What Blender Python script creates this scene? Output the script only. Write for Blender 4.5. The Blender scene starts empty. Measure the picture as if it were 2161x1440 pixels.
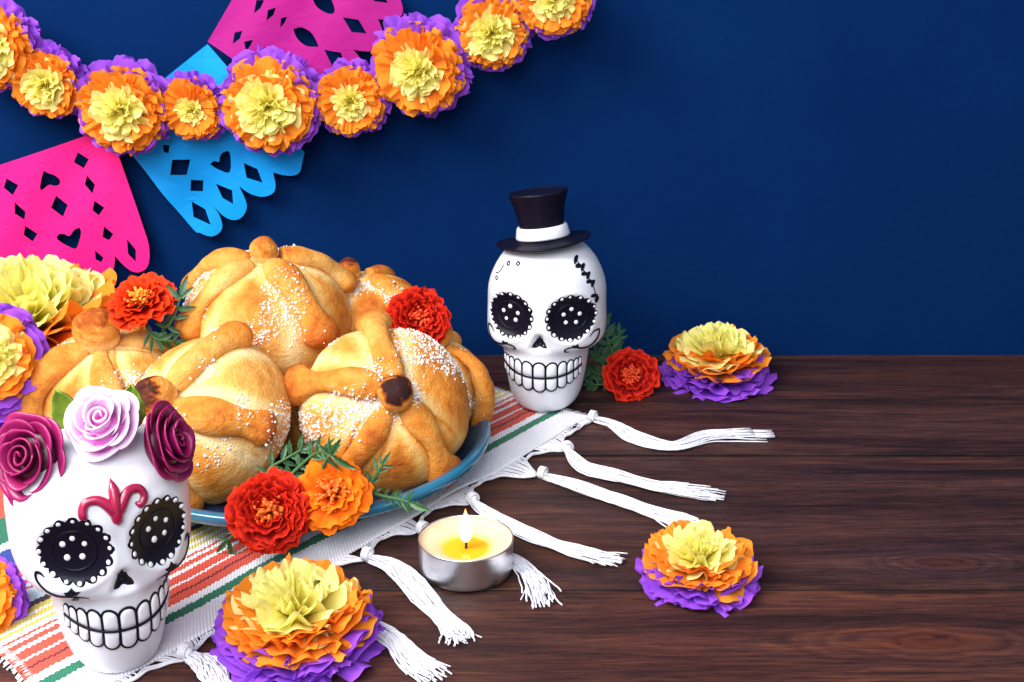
import bpy, bmesh, math, random
import numpy as np
from mathutils import Matrix, Vector, Quaternion

# ------------------------------------------------------------------ camera, light, exposure
U = 0.01                                   # all numbers below are centimetres
FPX, PITCH, HC = 2600.0, math.radians(19.9), 25.7
sc = bpy.context.scene
col = sc.collection
cam = bpy.data.cameras.new('camera'); camo = bpy.data.objects.new('camera', cam); col.objects.link(camo)
cam.sensor_width = 36.0; cam.lens = FPX / 2161 * 36.0
cam.clip_start = 0.01; cam.clip_end = 20
camo.location = (0, 0, HC * U); camo.rotation_euler = (math.pi / 2 - PITCH, 0, 0)
sc.camera = camo

world = bpy.data.worlds.new('World'); sc.world = world; world.use_nodes = True
bg = world.node_tree.nodes['Background']
bg.inputs[0].default_value = (0.80, 0.87, 1.0, 1); bg.inputs[1].default_value = 0.46

def area(name, loc, target, size, power, colour):
    l = bpy.data.lights.new(name, 'AREA'); l.shape = 'SQUARE'; l.size = size * U; l.energy = power; l.color = colour
    o = bpy.data.objects.new(name, l); col.objects.link(o)
    o.location = Vector(loc) * U
    o.rotation_euler = (Vector(target) - Vector(loc)).to_track_quat('-Z', 'Y').to_euler()
    return o
area('key_softbox', (-62, 12, 78), (-4, 56, 4), 46, 13.0, (1.0, 0.97, 0.93))
area('fill_softbox', (-16, -22, 60), (-8, 52, 4), 50, 6.3, (0.95, 0.96, 1.0))
vs = sc.view_settings
vs.view_transform = 'Standard'; vs.look = 'None'; vs.exposure = 0.28; vs.gamma = 1.0; vs.use_curve_mapping = False
sc.cycles.use_denoising = True; sc.cycles.denoising_input_passes = 'RGB_ALBEDO_NORMAL'; sc.cycles.denoising_prefilter = 'ACCURATE'
sc.cycles.max_bounces = 6; sc.cycles.diffuse_bounces = 3; sc.cycles.glossy_bounces = 3
sc.cycles.use_adaptive_sampling = True; sc.cycles.adaptive_threshold = .02

rng = np.random.default_rng(7); random.seed(7)
PI = math.pi
CR = np.array([1.0, 0, 0]); CU = np.array([0, math.sin(PITCH), math.cos(PITCH)]); CT = np.array([0, -math.cos(PITCH), math.sin(PITCH)])

def ray(x, y):
    u = (x - 1080.5) / FPX; v = (y - 720) / FPX
    return np.array([u, math.cos(PITCH) - v * math.sin(PITCH), -(math.sin(PITCH) + v * math.cos(PITCH))])
def G(x, y, Z=0.0):                        # point of the table (height Z) seen there in the photograph
    d = ray(x, y); return d * ((Z - HC) / d[2]) + [0, 0, HC]
def W(x, y, Y):                            # point on the upright plane at depth Y
    d = ray(x, y); return d * (Y / d[1]) + [0, 0, HC]

# ------------------------------------------------------------------ node helper
class NT:
    def __init__(s, name):
        s.m = bpy.data.materials.new(name); s.m.use_nodes = True; s.t = s.m.node_tree
        s.b = s.t.nodes['Principled BSDF']; s.out = s.t.nodes['Material Output']
    def put(s, sock, v):
        if isinstance(v, bpy.types.NodeSocket): s.t.links.new(v, sock)
        elif isinstance(v, (tuple, list)) and len(v) == 3 and sock.type == 'RGBA': sock.default_value = (*v, 1)
        else: sock.default_value = v
    def n(s, typ, ins=None, out=0, **pr):
        nd = s.t.nodes.new(typ)
        for k, v in pr.items(): setattr(nd, k, v)
        for k, v in (ins or {}).items(): s.put(nd.inputs[k], v)
        return nd.outputs[out]
    def math(s, op, a, b=0.0, clamp=False):
        return s.n('ShaderNodeMath', {0: a, 1: b}, operation=op, use_clamp=clamp)
    def mix(s, f, a, b, blend='MIX'):
        return s.n('ShaderNodeMix', {0: f, 6: a, 7: b}, out=2, data_type='RGBA', blend_type=blend)
    def ramp(s, f, stops, interp='LINEAR', out=0):
        nd = s.t.nodes.new('ShaderNodeValToRGB'); cr = nd.color_ramp; cr.interpolation = interp
        while len(cr.elements) > 1: cr.elements.remove(cr.elements[0])
        for i, (p, c) in enumerate(stops):
            e = cr.elements[0] if i == 0 else cr.elements.new(p)
            e.position = p; e.color = (*c, 1) if len(c) == 3 else c
        s.put(nd.inputs[0], f); return nd.outputs[out]
    def rng(s, v, a, b, c=0.0, d=1.0):
        return s.n('ShaderNodeMapRange', {0: v, 1: a, 2: b, 3: c, 4: d})
    def obj(s): return s.n('ShaderNodeTexCoord', out=3)
    def attr(s, name): return s.n('ShaderNodeAttribute', out=2, attribute_name=name)
    def scale(s, vec, sc_): return s.n('ShaderNodeMapping', {0: vec, 3: sc_})
    def noise(s, vec, scale, detail=3.0, rough=0.5, dist=0.0, out=0):
        return s.n('ShaderNodeTexNoise', {'Vector': vec, 'Scale': scale, 'Detail': detail, 'Roughness': rough, 'Distortion': dist}, out=out)
    def bump(s, h, strength=0.3, dist=0.001):
        return s.n('ShaderNodeBump', {'Height': h, 'Strength': strength, 'Distance': dist})
    def set(s, **k):
        for a, v in k.items(): s.put(s.b.inputs[a.replace('_', ' ')], v)
        return s.m

def lin(r, g, b):
    f = lambda c: (c / 255 / 12.92) if c <= 10 else ((c / 255 + 0.055) / 1.055) ** 2.4
    return (f(r), f(g), f(b))

# ------------------------------------------------------------------ materials
def mat_plain(name, c, rough=0.5, coat=0.0, var=0.06, vscale=120, **k):
    t = NT(name)
    nz = t.noise(t.obj(), vscale, 4)
    t.put(t.b.inputs['Base Color'], t.mix(t.rng(nz, .3, .7), tuple(x * (1 - var) for x in c), tuple(min(1, x * (1 + var)) for x in c)))
    t.set(Roughness=rough, Coat_Weight=coat, **k)
    return t.m

def mat_paper(name, lo, hi, trans):
    t = NT(name)
    nz = t.noise(t.obj(), 90, 3)
    e = t.attr('t')
    f = t.math('ADD', t.math('MULTIPLY', e, .55), t.math('MULTIPLY', nz, .5))
    c = t.mix(t.math('SUBTRACT', f, .05, True), lo, hi)
    t.set(Base_Color=c, Roughness=.78, Specular_IOR_Level=.18)
    fib = t.noise(t.scale(t.obj(), (1, 1, 1)), 900, 3, .6)
    nrm = t.bump(t.math('ADD', t.noise(t.obj(), 260, 3), t.math('MULTIPLY', fib, .4)), .35, .0006)
    t.put(t.b.inputs['Normal'], nrm)
    tr = t.n('ShaderNodeBsdfTranslucent', {0: c, 1: nrm})
    mx = t.n('ShaderNodeMixShader', {0: trans, 1: t.b.outputs[0], 2: tr})
    t.t.links.new(mx, t.out.inputs[0])
    return t.m

def mat_wood():
    t = NT('stained_wood')
    p = t.n('ShaderNodeNewGeometry', out=0)
    info = t.n('ShaderNodeObjectInfo', out=5)
    sx = t.n('ShaderNodeSeparateXYZ', {0: p}, out=0); sy = t.n('ShaderNodeSeparateXYZ', {0: p}, out=1)
    y = sy
    ring = None; core = None; warm = None; blue = None
    for kx, ky, ax, ay, amp in ((*(G(1752, 992)[:2]), 1.1, .45, .5), (*(G(1990, 1185)[:2]), 1.9, .75, .8), (*(G(1960, 1352)[:2]), 3.2, .95, 1.1), (*(G(1570, 975)[:2]), 2.2, .3, .35), (-20.0, 40.0, 2.0, .9, .9)):
        dx = t.math('DIVIDE', t.math('SUBTRACT', sx, kx * U), ax * U); dy = t.math('DIVIDE', t.math('SUBTRACT', sy, ky * U), ay * U)
        d2 = t.math('ADD', t.math('MULTIPLY', dx, dx), t.math('MULTIPLY', dy, dy))
        g = t.math('POWER', 2.718, t.math('MULTIPLY', d2, -.42))
        sg = t.math('DIVIDE', dy, t.math('SQRT', t.math('ADD', t.math('MULTIPLY', dy, dy), .04)))
        y = t.math('SUBTRACT', y, t.math('MULTIPLY', t.math('MULTIPLY', sg, g), amp * .7 * U))
        cg = t.math('POWER', 2.718, t.math('MULTIPLY', d2, -1.6))
        bg_ = t.math('POWER', 2.718, t.math('MULTIPLY', d2, -.25))
        core = cg if core is None else t.math('MAXIMUM', core, cg)
        blue = bg_ if blue is None else t.math('MAXIMUM', blue, bg_)
        rr = t.math('MULTIPLY', t.math('SINE', t.math('ADD', t.math('MULTIPLY', t.math('SQRT', d2), 15.0), t.math('MULTIPLY', t.noise(p, 70, 3), 9.0))), g)
        ring = rr if ring is None else t.math('ADD', ring, rr)
    off = t.math('MULTIPLY', info, 3.7)
    vec = t.n('ShaderNodeCombineXYZ', {0: t.math('ADD', sx, off), 1: y, 2: off})
    warp = t.noise(t.scale(vec, (5, 18, 5)), 1.0, 3)
    v2 = t.n('ShaderNodeCombineXYZ', {0: t.math('ADD', sx, off), 1: t.math('ADD', y, t.math('MULTIPLY', warp, .018)), 2: off})
    broad = t.noise(t.scale(v2, (5.0, 62, 2)), 1.0, 4, .66)
    grain = t.noise(t.scale(v2, (34, 460, 9)), 1.0, 4, .75)
    patch = t.noise(t.scale(vec, (6, 14, 6)), 1.0, 4, .55)
    f = t.math('ADD', t.math('MULTIPLY', broad, .5), t.math('MULTIPLY', grain, .5))
    f = t.math('ADD', t.math('MULTIPLY', t.math('SUBTRACT', f, .5), 1.55), .5)
    f = t.math('ADD', f, t.math('MULTIPLY', ring, .09))
    c = t.ramp(f, [(.26, lin(26, 14, 14)), (.43, lin(52, 30, 29)), (.57, lin(76, 47, 43)), (.76, lin(108, 70, 56))])
    c = t.mix(t.rng(patch, .56, .72, 0, .5), c, lin(86, 48, 26))
    c = t.mix(t.rng(t.noise(t.scale(v2, (7, 160, 7)), 1.0, 4), .66, .76, 0, .55), c, lin(128, 74, 36))
    c = t.mix(t.math('MULTIPLY', blue, t.rng(patch, .38, .62, .1, .5)), c, lin(38, 36, 52))
    c = t.mix(t.math('MULTIPLY', core, t.rng(t.noise(vec, 160, 4), .3, .7, .4, .9)), c, lin(74, 34, 20))
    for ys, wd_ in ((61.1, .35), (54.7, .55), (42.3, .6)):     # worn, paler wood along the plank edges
        ds = t.math('DIVIDE', t.math('SUBTRACT', sy, ys * U), wd_ * U)
        wear = t.math('MULTIPLY', t.math('POWER', 2.718, t.math('MULTIPLY', t.math('MULTIPLY', ds, ds), -1.0)), t.rng(t.noise(t.scale(p, (22, 90, 1)), 1.0, 5, .6), .50, .66))
        c = t.mix(t.math('MULTIPLY', wear, .55), c, lin(126, 78, 46))
        dg = t.math('DIVIDE', t.math('SUBTRACT', sy, ys * U), .17 * U)                     # shade of the open joint painted in as a near-black band
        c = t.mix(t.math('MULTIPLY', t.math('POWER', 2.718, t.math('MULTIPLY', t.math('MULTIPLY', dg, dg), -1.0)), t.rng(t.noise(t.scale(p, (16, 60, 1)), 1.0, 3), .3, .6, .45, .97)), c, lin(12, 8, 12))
    pore = t.rng(t.noise(t.scale(v2, (90, 1500, 40)), 1.0, 1, .5), .30, .35, .75, 0)
    c = t.mix(pore, c, lin(16, 9, 10))
    dk = t.rng(t.noise(t.scale(v2, (6, 120, 6)), 1.0, 3), .30, .37, .75, 0)
    c = t.mix(dk, c, lin(20, 12, 16))
    c = t.mix(1.0, c, t.n('ShaderNodeObjectInfo', out=1), 'MULTIPLY')
    gp = t.noise(t.scale(p, (40, 900, 9)), 1.0, 3, .7); h = gp
    t.set(Base_Color=c, Roughness=t.rng(grain, .3, .7, .62, .42), Specular_IOR_Level=.35, Normal=t.bump(h, .6, .0008))
    return t.m

def mat_wall():
    t = NT('blue_wall_paint')
    nz = t.math('ADD', t.math('MULTIPLY', t.noise(t.obj(), 5, 4), .7), t.math('MULTIPLY', t.noise(t.obj(), 28, 5, .6), .3)); fine = t.math('ADD', t.noise(t.obj(), 300, 4), t.noise(t.obj(), 60, 3))
    c = t.mix(t.rng(nz, .3, .7), (.0010, .0140, .073), (.0014, .0190, .090))
    t.set(Base_Color=c, Roughness=.9, Specular_IOR_Level=.03, Normal=t.bump(fine, .3, .0008))
    return t.m

def mat_bread():
    t = NT('baked_dough')
    o = t.obj()
    n1 = t.noise(o, 60, 4, .55); n2 = t.noise(o, 220, 5, .6)
    f = t.math('ADD', t.attr('toast'), t.math('MULTIPLY', t.math('SUBTRACT', n1, .5), .38))
    f = t.math('ADD', f, t.math('MULTIPLY', t.math('SUBTRACT', n2, .5), .42))
    c = t.ramp(f, [(0.0, lin(244, 212, 150)), (.25, lin(232, 174, 92)), (.47, lin(214, 134, 48)), (.66, lin(172, 84, 24)), (.84, lin(112, 48, 20)), (.97, lin(48, 20, 18))])
    sp = t.rng(t.noise(o, 700, 2), .70, .76, 0, .4)
    c = t.mix(sp, c, lin(120, 62, 26))
    t.set(Base_Color=c, Roughness=t.rng(n2, .3, .7, .52, .78), Specular_IOR_Level=.22,
          Normal=t.bump(t.math('ADD', t.math('ADD', t.math('MULTIPLY', n2, 1.2), t.math('MULTIPLY', t.noise(t.scale(o, (1, 1, 1.8)), 75, 6, .7, .6), 2.2)), t.math('MULTIPLY', t.noise(o, 1100, 5, .65), .7)), .6, .0016))
    return t.m

def mat_skull():
    t = NT('white_glazed_ceramic')
    nz = t.noise(t.obj(), 40, 4)
    sk = t.mix(t.rng(t.noise(t.obj(), 420, 2), .70, .78, 0, .35), t.mix(t.rng(nz, .3, .7), (.69, .69, .745), (.77, .77, .82)), (.42, .40, .42))
    t.set(Base_Color=sk, Roughness=.42, Specular_IOR_Level=.4, Coat_Weight=.25, Coat_Roughness=.2,
          Normal=t.bump(t.noise(t.obj(), 130, 6, .6), .13, .0012))
    return t.m

STRIPES = [  # (from, to, colour) across the cloth, centimetres from the tasselled hem
    (0, 1.62, 'w'), (1.62, 2.1, 'g'), (2.1, 2.55, 'w'), (2.55, 3.0, 'c'), (3.0, 3.14, 'd'), (3.14, 3.55, 'c'), (3.55, 3.68, 'w'), (3.68, 4.2, 'c'),
    (4.2, 4.42, 'w'), (4.42, 4.72, 'c'), (4.72, 4.95, 'w'), (4.95, 5.1, 'c'), (5.1, 5.4, 'w'), (5.4, 5.6, 'y'), (5.6, 5.8, 'w'), (5.8, 6.1, 'y'), (6.1, 6.25, 'w'), (6.25, 6.6, 'y'),
    (6.6, 6.95, 'k'), (6.95, 7.9, 'l'), (7.9, 8.1, 'p'), (8.1, 8.4, 'l'), (8.4, 8.7, 'p'), (8.7, 8.95, 'w'), (8.95, 9.5, 'p'), (9.5, 9.65, 'b'), (9.65, 9.9, 'p'), (9.9, 11.4, 'b'),
    (11.4, 12, 'l'), (12, 14, 'g'), (14, 17, 'c'), (17, 22, 'w')]
SC = {'w': lin(246, 245, 252), 'g': lin(0, 116, 82), 'c': lin(224, 78, 52), 'd': lin(110, 14, 26), 'y': lin(222, 200, 84), 'k': lin(22, 20, 34), 'l': lin(205, 228, 242), 'p': lin(228, 54, 130), 'b': lin(18, 62, 160)}
def mat_cloth():
    t = NT('striped_woven_cotton')
    uv = t.n('ShaderNodeUVMap')
    x = t.n('ShaderNodeSeparateXYZ', {0: uv}, out=0); y = t.n('ShaderNodeSeparateXYZ', {0: uv}, out=1)
    zig = t.math('MULTIPLY', t.math('SINE', t.math('MULTIPLY', x, 2 * PI * 4.6)), .028)
    wob = t.math('MULTIPLY', t.math('SUBTRACT', t.noise(t.scale(uv, (3.5, .5, 1)), 1.0, 2), .5), .22)
    yy = t.math('ADD', t.math('ADD', y, zig), wob)
    def seg(lo, hi):
        return [(max(0.0, (a - lo) / (hi - lo)), SC[c]) for a, b, c in STRIPES if a >= lo - 1e-6 and a < hi - 1e-6]
    c1 = t.ramp(t.rng(yy, 0, 6.6), seg(0, 6.6), 'CONSTANT')
    c2 = t.ramp(t.rng(yy, 6.6, 22), seg(6.6, 22), 'CONSTANT')
    c = t.mix(t.math('GREATER_THAN', yy, 6.6), c1, c2)
    tw = t.math('SINE', t.math('MULTIPLY', t.math('ADD', t.math('MULTIPLY', x, 1.0), t.math('MULTIPLY', y, .8)), 2 * PI * 6.5))
    ro = t.math('SINE', t.math('MULTIPLY', y, 2 * PI * 11))
    hgt = t.math('ADD', t.math('MULTIPLY', tw, .5), t.math('MULTIPLY', ro, .5))
    fz = t.noise(t.scale(uv, (30, 30, 1)), 1.0, 4)
    c = t.mix(t.rng(t.math('ADD', hgt, t.math('MULTIPLY', fz, .8)), -.6, .7, .22, 0), c, t.mix(.5, c, (.3, .28, .42)))
    t.set(Base_Color=c, Roughness=.9, Specular_IOR_Level=.1, Sheen_Weight=.15, Normal=t.bump(t.math('ADD', hgt, fz), .55, .0007))
    return t.m

def mat_plate():
    t = NT('blue_glazed_stoneware')
    r = t.attr('t')
    nz = t.noise(t.obj(), 70, 4)
    rr = t.math('ADD', r, t.math('MULTIPLY', t.math('SUBTRACT', nz, .5), .02))
    c = t.ramp(rr, [(0, lin(14, 34, 70)), (.86, lin(18, 46, 88)), (.925, lin(20, 74, 118)), (.965, lin(14, 80, 114)), (1.0, lin(34, 108, 140))])
    t.set(Base_Color=c, Roughness=.24, Coat_Weight=.4, Coat_Roughness=.1)
    return t.m

def mat_edge(name, inner, edge, lo, hi, rough=.5, **k):
    t = NT(name)
    nz = t.noise(t.obj(), 160, 3)
    f = t.math('ADD', t.attr('t'), t.math('MULTIPLY', t.math('SUBTRACT', nz, .5), .2))
    t.set(Base_Color=t.mix(t.rng(f, lo, hi), inner, edge), Roughness=rough, Normal=t.bump(t.noise(t.obj(), 350, 3), .25, .0008), **k)
    return t.m

def mat_flame():
    t = NT('candle_flame')
    for n in list(t.t.nodes):
        if n != t.out: t.t.nodes.remove(n)
    c = t.ramp(t.attr('t'), [(0, (1, .75, .45)), (.25, (1, .93, .75)), (.75, (1, .88, .55)), (.92, (1, .5, .08)), (1, (1, .25, .02))])
    e = t.n('ShaderNodeEmission', {0: c, 1: 3.2})
    t.t.links.new(e, t.out.inputs[0]); return t.m

def mat_wax():
    t = NT('candle_wax')
    r = t.attr('t')
    c = t.ramp(r, [(0, lin(226, 160, 24)), (.46, lin(230, 168, 38)), (.56, lin(226, 186, 118)), (.68, lin(218, 190, 156))])
    t.set(Base_Color=c, Roughness=t.rng(r, .46, .56, .08, .5))
    return t.m

def mat_alu():
    t = NT('brushed_aluminium')
    o = t.obj()
    t.set(Base_Color=(.82, .82, .84), Metallic=1.0, Roughness=.3, Normal=t.bump(t.noise(t.scale(o, (60, 60, 500)), 1.0, 3), .2, .0004))
    return t.m

PURPLE = mat_paper('purple_tissue', lin(108, 36, 196), lin(172, 92, 228), .25)
ORANGE = mat_paper('orange_tissue', lin(252, 104, 8), lin(255, 170, 56), .36)
YELLOW = mat_paper('yellow_tissue', lin(255, 236, 74), lin(255, 255, 184), .40)
DEEPORANGE = ORANGE
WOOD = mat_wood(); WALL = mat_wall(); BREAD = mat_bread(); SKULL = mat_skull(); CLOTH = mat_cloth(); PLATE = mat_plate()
BLACK = mat_plain('black_gloss_paint', (.005, .004, .012), .36, .0, Specular_IOR_Level=.18)
DOT = mat_plain('white_enamel_dot', (.82, .82, .86), .4)
SUGAR = mat_plain('sugar_grain', (.80, .77, .74), .25, 0, .06)
THREAD = mat_plain('white_cotton_thread', (.72, .71, .76), .95, 0, .14, 500, Specular_IOR_Level=.05)
LEAF = mat_edge('marigold_leaf', lin(22, 62, 30), lin(64, 112, 62), .1, 1.2, .5)
STEM = mat_plain('green_stem', lin(58, 96, 44), .6)
MAGENTA_PAPER = mat_plain('magenta_card', lin(164, 20, 122), .65, 0, .05, 20, Specular_IOR_Level=.2)
BLUE_PAPER = mat_plain('sky_blue_card', lin(4, 146, 226), .65, 0, .03, 20, Specular_IOR_Level=.2)
PINK_PAPER = mat_plain('hot_pink_card', lin(240, 26, 128), .65, 0, .05, 20, Specular_IOR_Level=.2)
RED_PETAL = mat_edge('red_marigold_petal', lin(136, 2, 3), lin(222, 42, 14), .80, 1.06, .7, Specular_IOR_Level=.12)
ORED_PETAL = mat_edge('orange_red_marigold_petal', lin(180, 14, 4), lin(234, 60, 14), .6, 1.05, .7, Specular_IOR_Level=.12)
ORANGE_PETAL = mat_edge('orange_marigold_petal', lin(236, 72, 8), lin(255, 122, 20), .2, 1.0, .7, Specular_IOR_Level=.12)
FLORET_O = mat_plain('orange_florets', lin(244, 110, 30), .6, 0, .25, 600)
FLORET_Y = mat_plain('yellow_orange_florets', lin(250, 150, 40), .6, 0, .25, 600)
FLORET_R = mat_plain('red_orange_florets', lin(232, 70, 24), .6, 0, .25, 600)
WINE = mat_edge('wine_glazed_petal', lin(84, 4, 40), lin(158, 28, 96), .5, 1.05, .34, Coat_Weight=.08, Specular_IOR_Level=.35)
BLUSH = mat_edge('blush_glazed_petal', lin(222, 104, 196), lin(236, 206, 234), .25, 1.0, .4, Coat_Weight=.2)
WINE_PAINT = mat_plain('wine_paint', lin(150, 10, 60), .28, .4, .2, 250)
GREEN_GLAZE = mat_plain('green_glazed_leaf', lin(104, 132, 30), .45, .2, .2, 250)
WAX = mat_wax(); ALU = mat_alu(); FLAME = mat_flame()
WICK = mat_plain('charred_wick', (.02, .012, .01), .9)

# ------------------------------------------------------------------ mesh helpers
def mesh(name, V, F, mat, parent=None, smooth=True, t=None, uv=None, toast=None):
    me = bpy.data.meshes.new(name)
    V = np.asarray(V, float) * U
    me.from_pydata(V.tolist(), [], F if isinstance(F, list) else F.tolist())
    if smooth: me.polygons.foreach_set('use_smooth', np.ones(len(me.polygons), bool))
    for nm, a in (('t', t), ('toast', toast)):
        if a is not None:
            at = me.attributes.new(nm, 'FLOAT', 'POINT'); at.data.foreach_set('value', np.asarray(a, np.float32))
    if uv is not None:
        l = me.uv_layers.new(name='UVMap'); idx = np.empty(len(me.loops), np.int32); me.loops.foreach_get('vertex_index', idx)
        l.data.foreach_set('uv', np.asarray(uv, np.float32)[idx].ravel())
    me.materials.append(mat)
    return link(name, me, parent)
def link(name, me, parent=None, mat4=None):
    o = bpy.data.objects.new(name, me); col.objects.link(o)
    if parent is not None: o.parent = parent
    if mat4 is not None: o.matrix_local = mat4
    return o
def thing(name, label, cat, loc=(0, 0, 0), rot=None, scale=1.0, group=None):
    o = bpy.data.objects.new(name, None); col.objects.link(o); o.empty_display_size = .005
    M = Matrix.Translation(Vector(loc) * U)
    if rot is not None: M = M @ rot.to_4x4()
    o.matrix_world = M @ Matrix.Diagonal((*((scale,) * 3 if isinstance(scale, float) else scale), 1))
    return tag(o, label, cat, group)
def tag(o, label, cat, group=None):
    o['label'] = label; o['category'] = cat
    if group: o['group'] = group
    return o
def structure(o): o['kind'] = 'structure'; return o
def stuff(o): o['kind'] = 'stuff'; return o
def mat4(loc, R=None, s=(1, 1, 1)):
    M = Matrix.Translation(Vector(loc) * U)
    if R is not None: M = M @ Matrix(R.tolist() if isinstance(R, np.ndarray) else R).to_4x4()
    return M @ Matrix.Diagonal((*s, 1))
def frame(z, x=(1, 0, 0)):                 # rotation whose third column is z
    z = np.asarray(z, float); z = z / np.linalg.norm(z); x = np.asarray(x, float)
    x = x - z * x.dot(z)
    if np.linalg.norm(x) < 1e-4: x = np.array([0, 1.0, 0]) - z * z[1]
    x /= np.linalg.norm(x); return np.stack([x, np.cross(z, x), z], 1)
def rot3(R): return Matrix(R.tolist())

def grid_faces(nu, nv, wrap_u=False, base=0):
    a = []
    for j in range(nv - 1):
        for i in range(nu if wrap_u else nu - 1):
            i2 = (i + 1) % nu
            a.append((base + j * nu + i, base + j * nu + i2, base + (j + 1) * nu + i2, base + (j + 1) * nu + i))
    return a
def lathe(prof, seg=64):
    th = np.linspace(0, 2 * PI, seg, endpoint=False); V = []
    for r, z in prof: V += [(r * math.cos(a), r * math.sin(a), z) for a in th]
    return np.array(V), grid_faces(seg, len(prof), True)
def smooth_path(P, n):
    P = np.asarray(P, float); k = len(P)
    if k == 2: return P[0] + (P[1] - P[0]) * np.linspace(0, 1, n)[:, None]
    Q = np.vstack([2 * P[0] - P[1], P, 2 * P[-1] - P[-2]])
    s = np.linspace(0, k - 1 - 1e-9, n); i = s.astype(int); f = (s - i)[:, None]
    a, b, c, d = Q[i], Q[i + 1], Q[i + 2], Q[i + 3]
    return .5 * (2 * b + (c - a) * f + (2 * a - 5 * b + 4 * c - d) * f ** 2 + (3 * b - a - 3 * c + d) * f ** 3)
def tube(P, R, seg=8, up=None, flat=1.0, base=0, closed=False):
    P = np.asarray(P, float); n = len(P); R = np.broadcast_to(np.asarray(R, float), (n,))
    T = (np.roll(P, -1, 0) - np.roll(P, 1, 0)) if closed else np.gradient(P, axis=0)
    T /= np.linalg.norm(T, axis=1)[:, None] + 1e-12
    N = np.zeros_like(P); ref = np.array([0, 0, 1.0]) if up is None else None
    for i in range(n):
        r = (up[i] if up is not None else ref)
        v = r - T[i] * r.dot(T[i])
        if np.linalg.norm(v) < 1e-3: v = np.array([1.0, .2, 0]) - T[i] * T[i].dot([1.0, .2, 0])
        N[i] = v / np.linalg.norm(v)
        if up is None: ref = N[i]
    B = np.cross(T, N); th = np.linspace(0, 2 * PI, seg, endpoint=False)
    V = (P[:, None] + R[:, None, None] * (np.sin(th)[None, :, None] * N[:, None] * flat + np.cos(th)[None, :, None] * B[:, None])).reshape(-1, 3)
    F = grid_faces(seg, n, True, base)
    if closed: F += [(base + (n - 1) * seg + i, base + (n - 1) * seg + (i + 1) % seg, base + (i + 1) % seg, base + i) for i in range(seg)]
    else: F += [tuple(base + i for i in reversed(range(seg))), tuple(base + (n - 1) * seg + i for i in range(seg))]
    return V, F
class MB:
    def __init__(s): s.V = []; s.F = []; s.T = []; s.n = 0
    def add(s, V, F, t=None):
        s.V.append(np.asarray(V, float)); b = s.n; s.F += [tuple(i + b for i in f) for f in F]; s.n += len(V)
        s.T.append(np.zeros(len(V)) if t is None else np.asarray(t, float))
    def build(s, name, mat, parent=None, **k):
        return mesh(name, np.vstack(s.V), s.F, mat, parent, t=np.concatenate(s.T), **k)
def snoise(P, freq, seed, n=9):            # smooth sum-of-sines noise, about -1..1
    r = np.random.default_rng(seed); K = r.normal(size=(n, 3)) * freq; ph = r.uniform(0, 2 * PI, n)
    return np.sin(P @ K.T + ph).sum(1) / n * 1.8
def sphere(n=12, m=8):
    V = []
    for j in range(m + 1):
        a = PI * j / m
        V += [(math.sin(a) * math.cos(2 * PI * i / n), math.sin(a) * math.sin(2 * PI * i / n), math.cos(a)) for i in range(n)]
    return np.array(V), grid_faces(n, m + 1, True)

# ------------------------------------------------------------------ setting: wall and table
wl = MB(); wl.add([(-90, 68.9, -40), (90, 68.9, -40), (90, 68.9, 90), (-90, 68.9, 90)], [(0, 1, 2, 3)])
structure(wl.build('wall', WALL, smooth=False))

table = thing('table', 'dark brown stained wooden plank table top with knots', 'table')
seams = [68.75, 61.1, 54.7, 42.3, 30.5, 18.0, 6.0]
for k in range(len(seams) - 1):
    y1, y0 = seams[k] - .085, seams[k + 1] + .085
    bm = bmesh.new(); bmesh.ops.create_cube(bm, size=1.0)
    dz = (-.03, -.0, -.05, -.0, -.03, 0)[k]
    for v in bm.verts: v.co = Vector((v.co.x * 150, (y0 + y1) / 2 + v.co.y * (y1 - y0), dz - 1.25 + v.co.z * 2.5)) * U
    bmesh.ops.bevel(bm, geom=[e for e in bm.edges], offset=.045 * U, segments=3, affect='EDGES', profile=.5)
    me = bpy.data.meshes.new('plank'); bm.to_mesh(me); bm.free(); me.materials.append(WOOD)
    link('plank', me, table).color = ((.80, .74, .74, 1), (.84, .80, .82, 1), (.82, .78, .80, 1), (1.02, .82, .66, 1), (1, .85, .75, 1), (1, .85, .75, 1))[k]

bk = MB(); bk.add(np.array([(x, y, z) for x in (-75, 75) for y in (6, 68.6) for z in (-4.2, -2.6)], float), [(0, 1, 3, 2), (4, 6, 7, 5), (0, 4, 5, 1), (2, 3, 7, 6), (0, 2, 6, 4), (1, 5, 7, 3)]); bk.build('light_block_board', WOOD, table, smooth=False)  # unseen board added under the planks to block light rising through the gaps

# ------------------------------------------------------------------ serape cloth with tassels
A0 = np.array([4.2, 58.95]); E = np.array([-.612, -.791]); Nn = np.array([-.791, .612])
CLEN = 31.2
def cl(u, v, z=0.0):                       # u along the hem from the right corner, v inwards
    p = A0 + E * u + Nn * v; return np.array([p[0], p[1], z])
def cloth_z(u, v):
    return .10 + .05 * np.sin(u * .55 + v * .3) * np.cos(v * .5 + 1) + .05 * np.exp(-np.maximum(v, 0) / .8) * (1 + np.sin(u * 1.3))
nu, nv = 150, 90
uu, vv = np.meshgrid(np.linspace(0, CLEN, nu), np.linspace(0, 1, nv))
wid = 14.2 + (20.5 - 14.2) * np.clip(uu / 22, 0, 1)
vv = vv * wid
u2 = uu + .12 * np.sin(vv * 1.1) + .9 * np.exp(-((uu) / 2.0) ** 2) * np.exp(-vv / 1.6) * 0
v2 = vv + .10 * np.sin(uu * .7) * np.exp(-vv / 3)
u2 = u2 - (uu / CLEN) * .10 * vv * .9 * (uu / CLEN)
V = np.stack([A0[0] + E[0] * u2 + Nn[0] * v2, A0[1] + E[1] * u2 + Nn[1] * v2, cloth_z(uu, vv)], -1).reshape(-1, 3)
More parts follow.
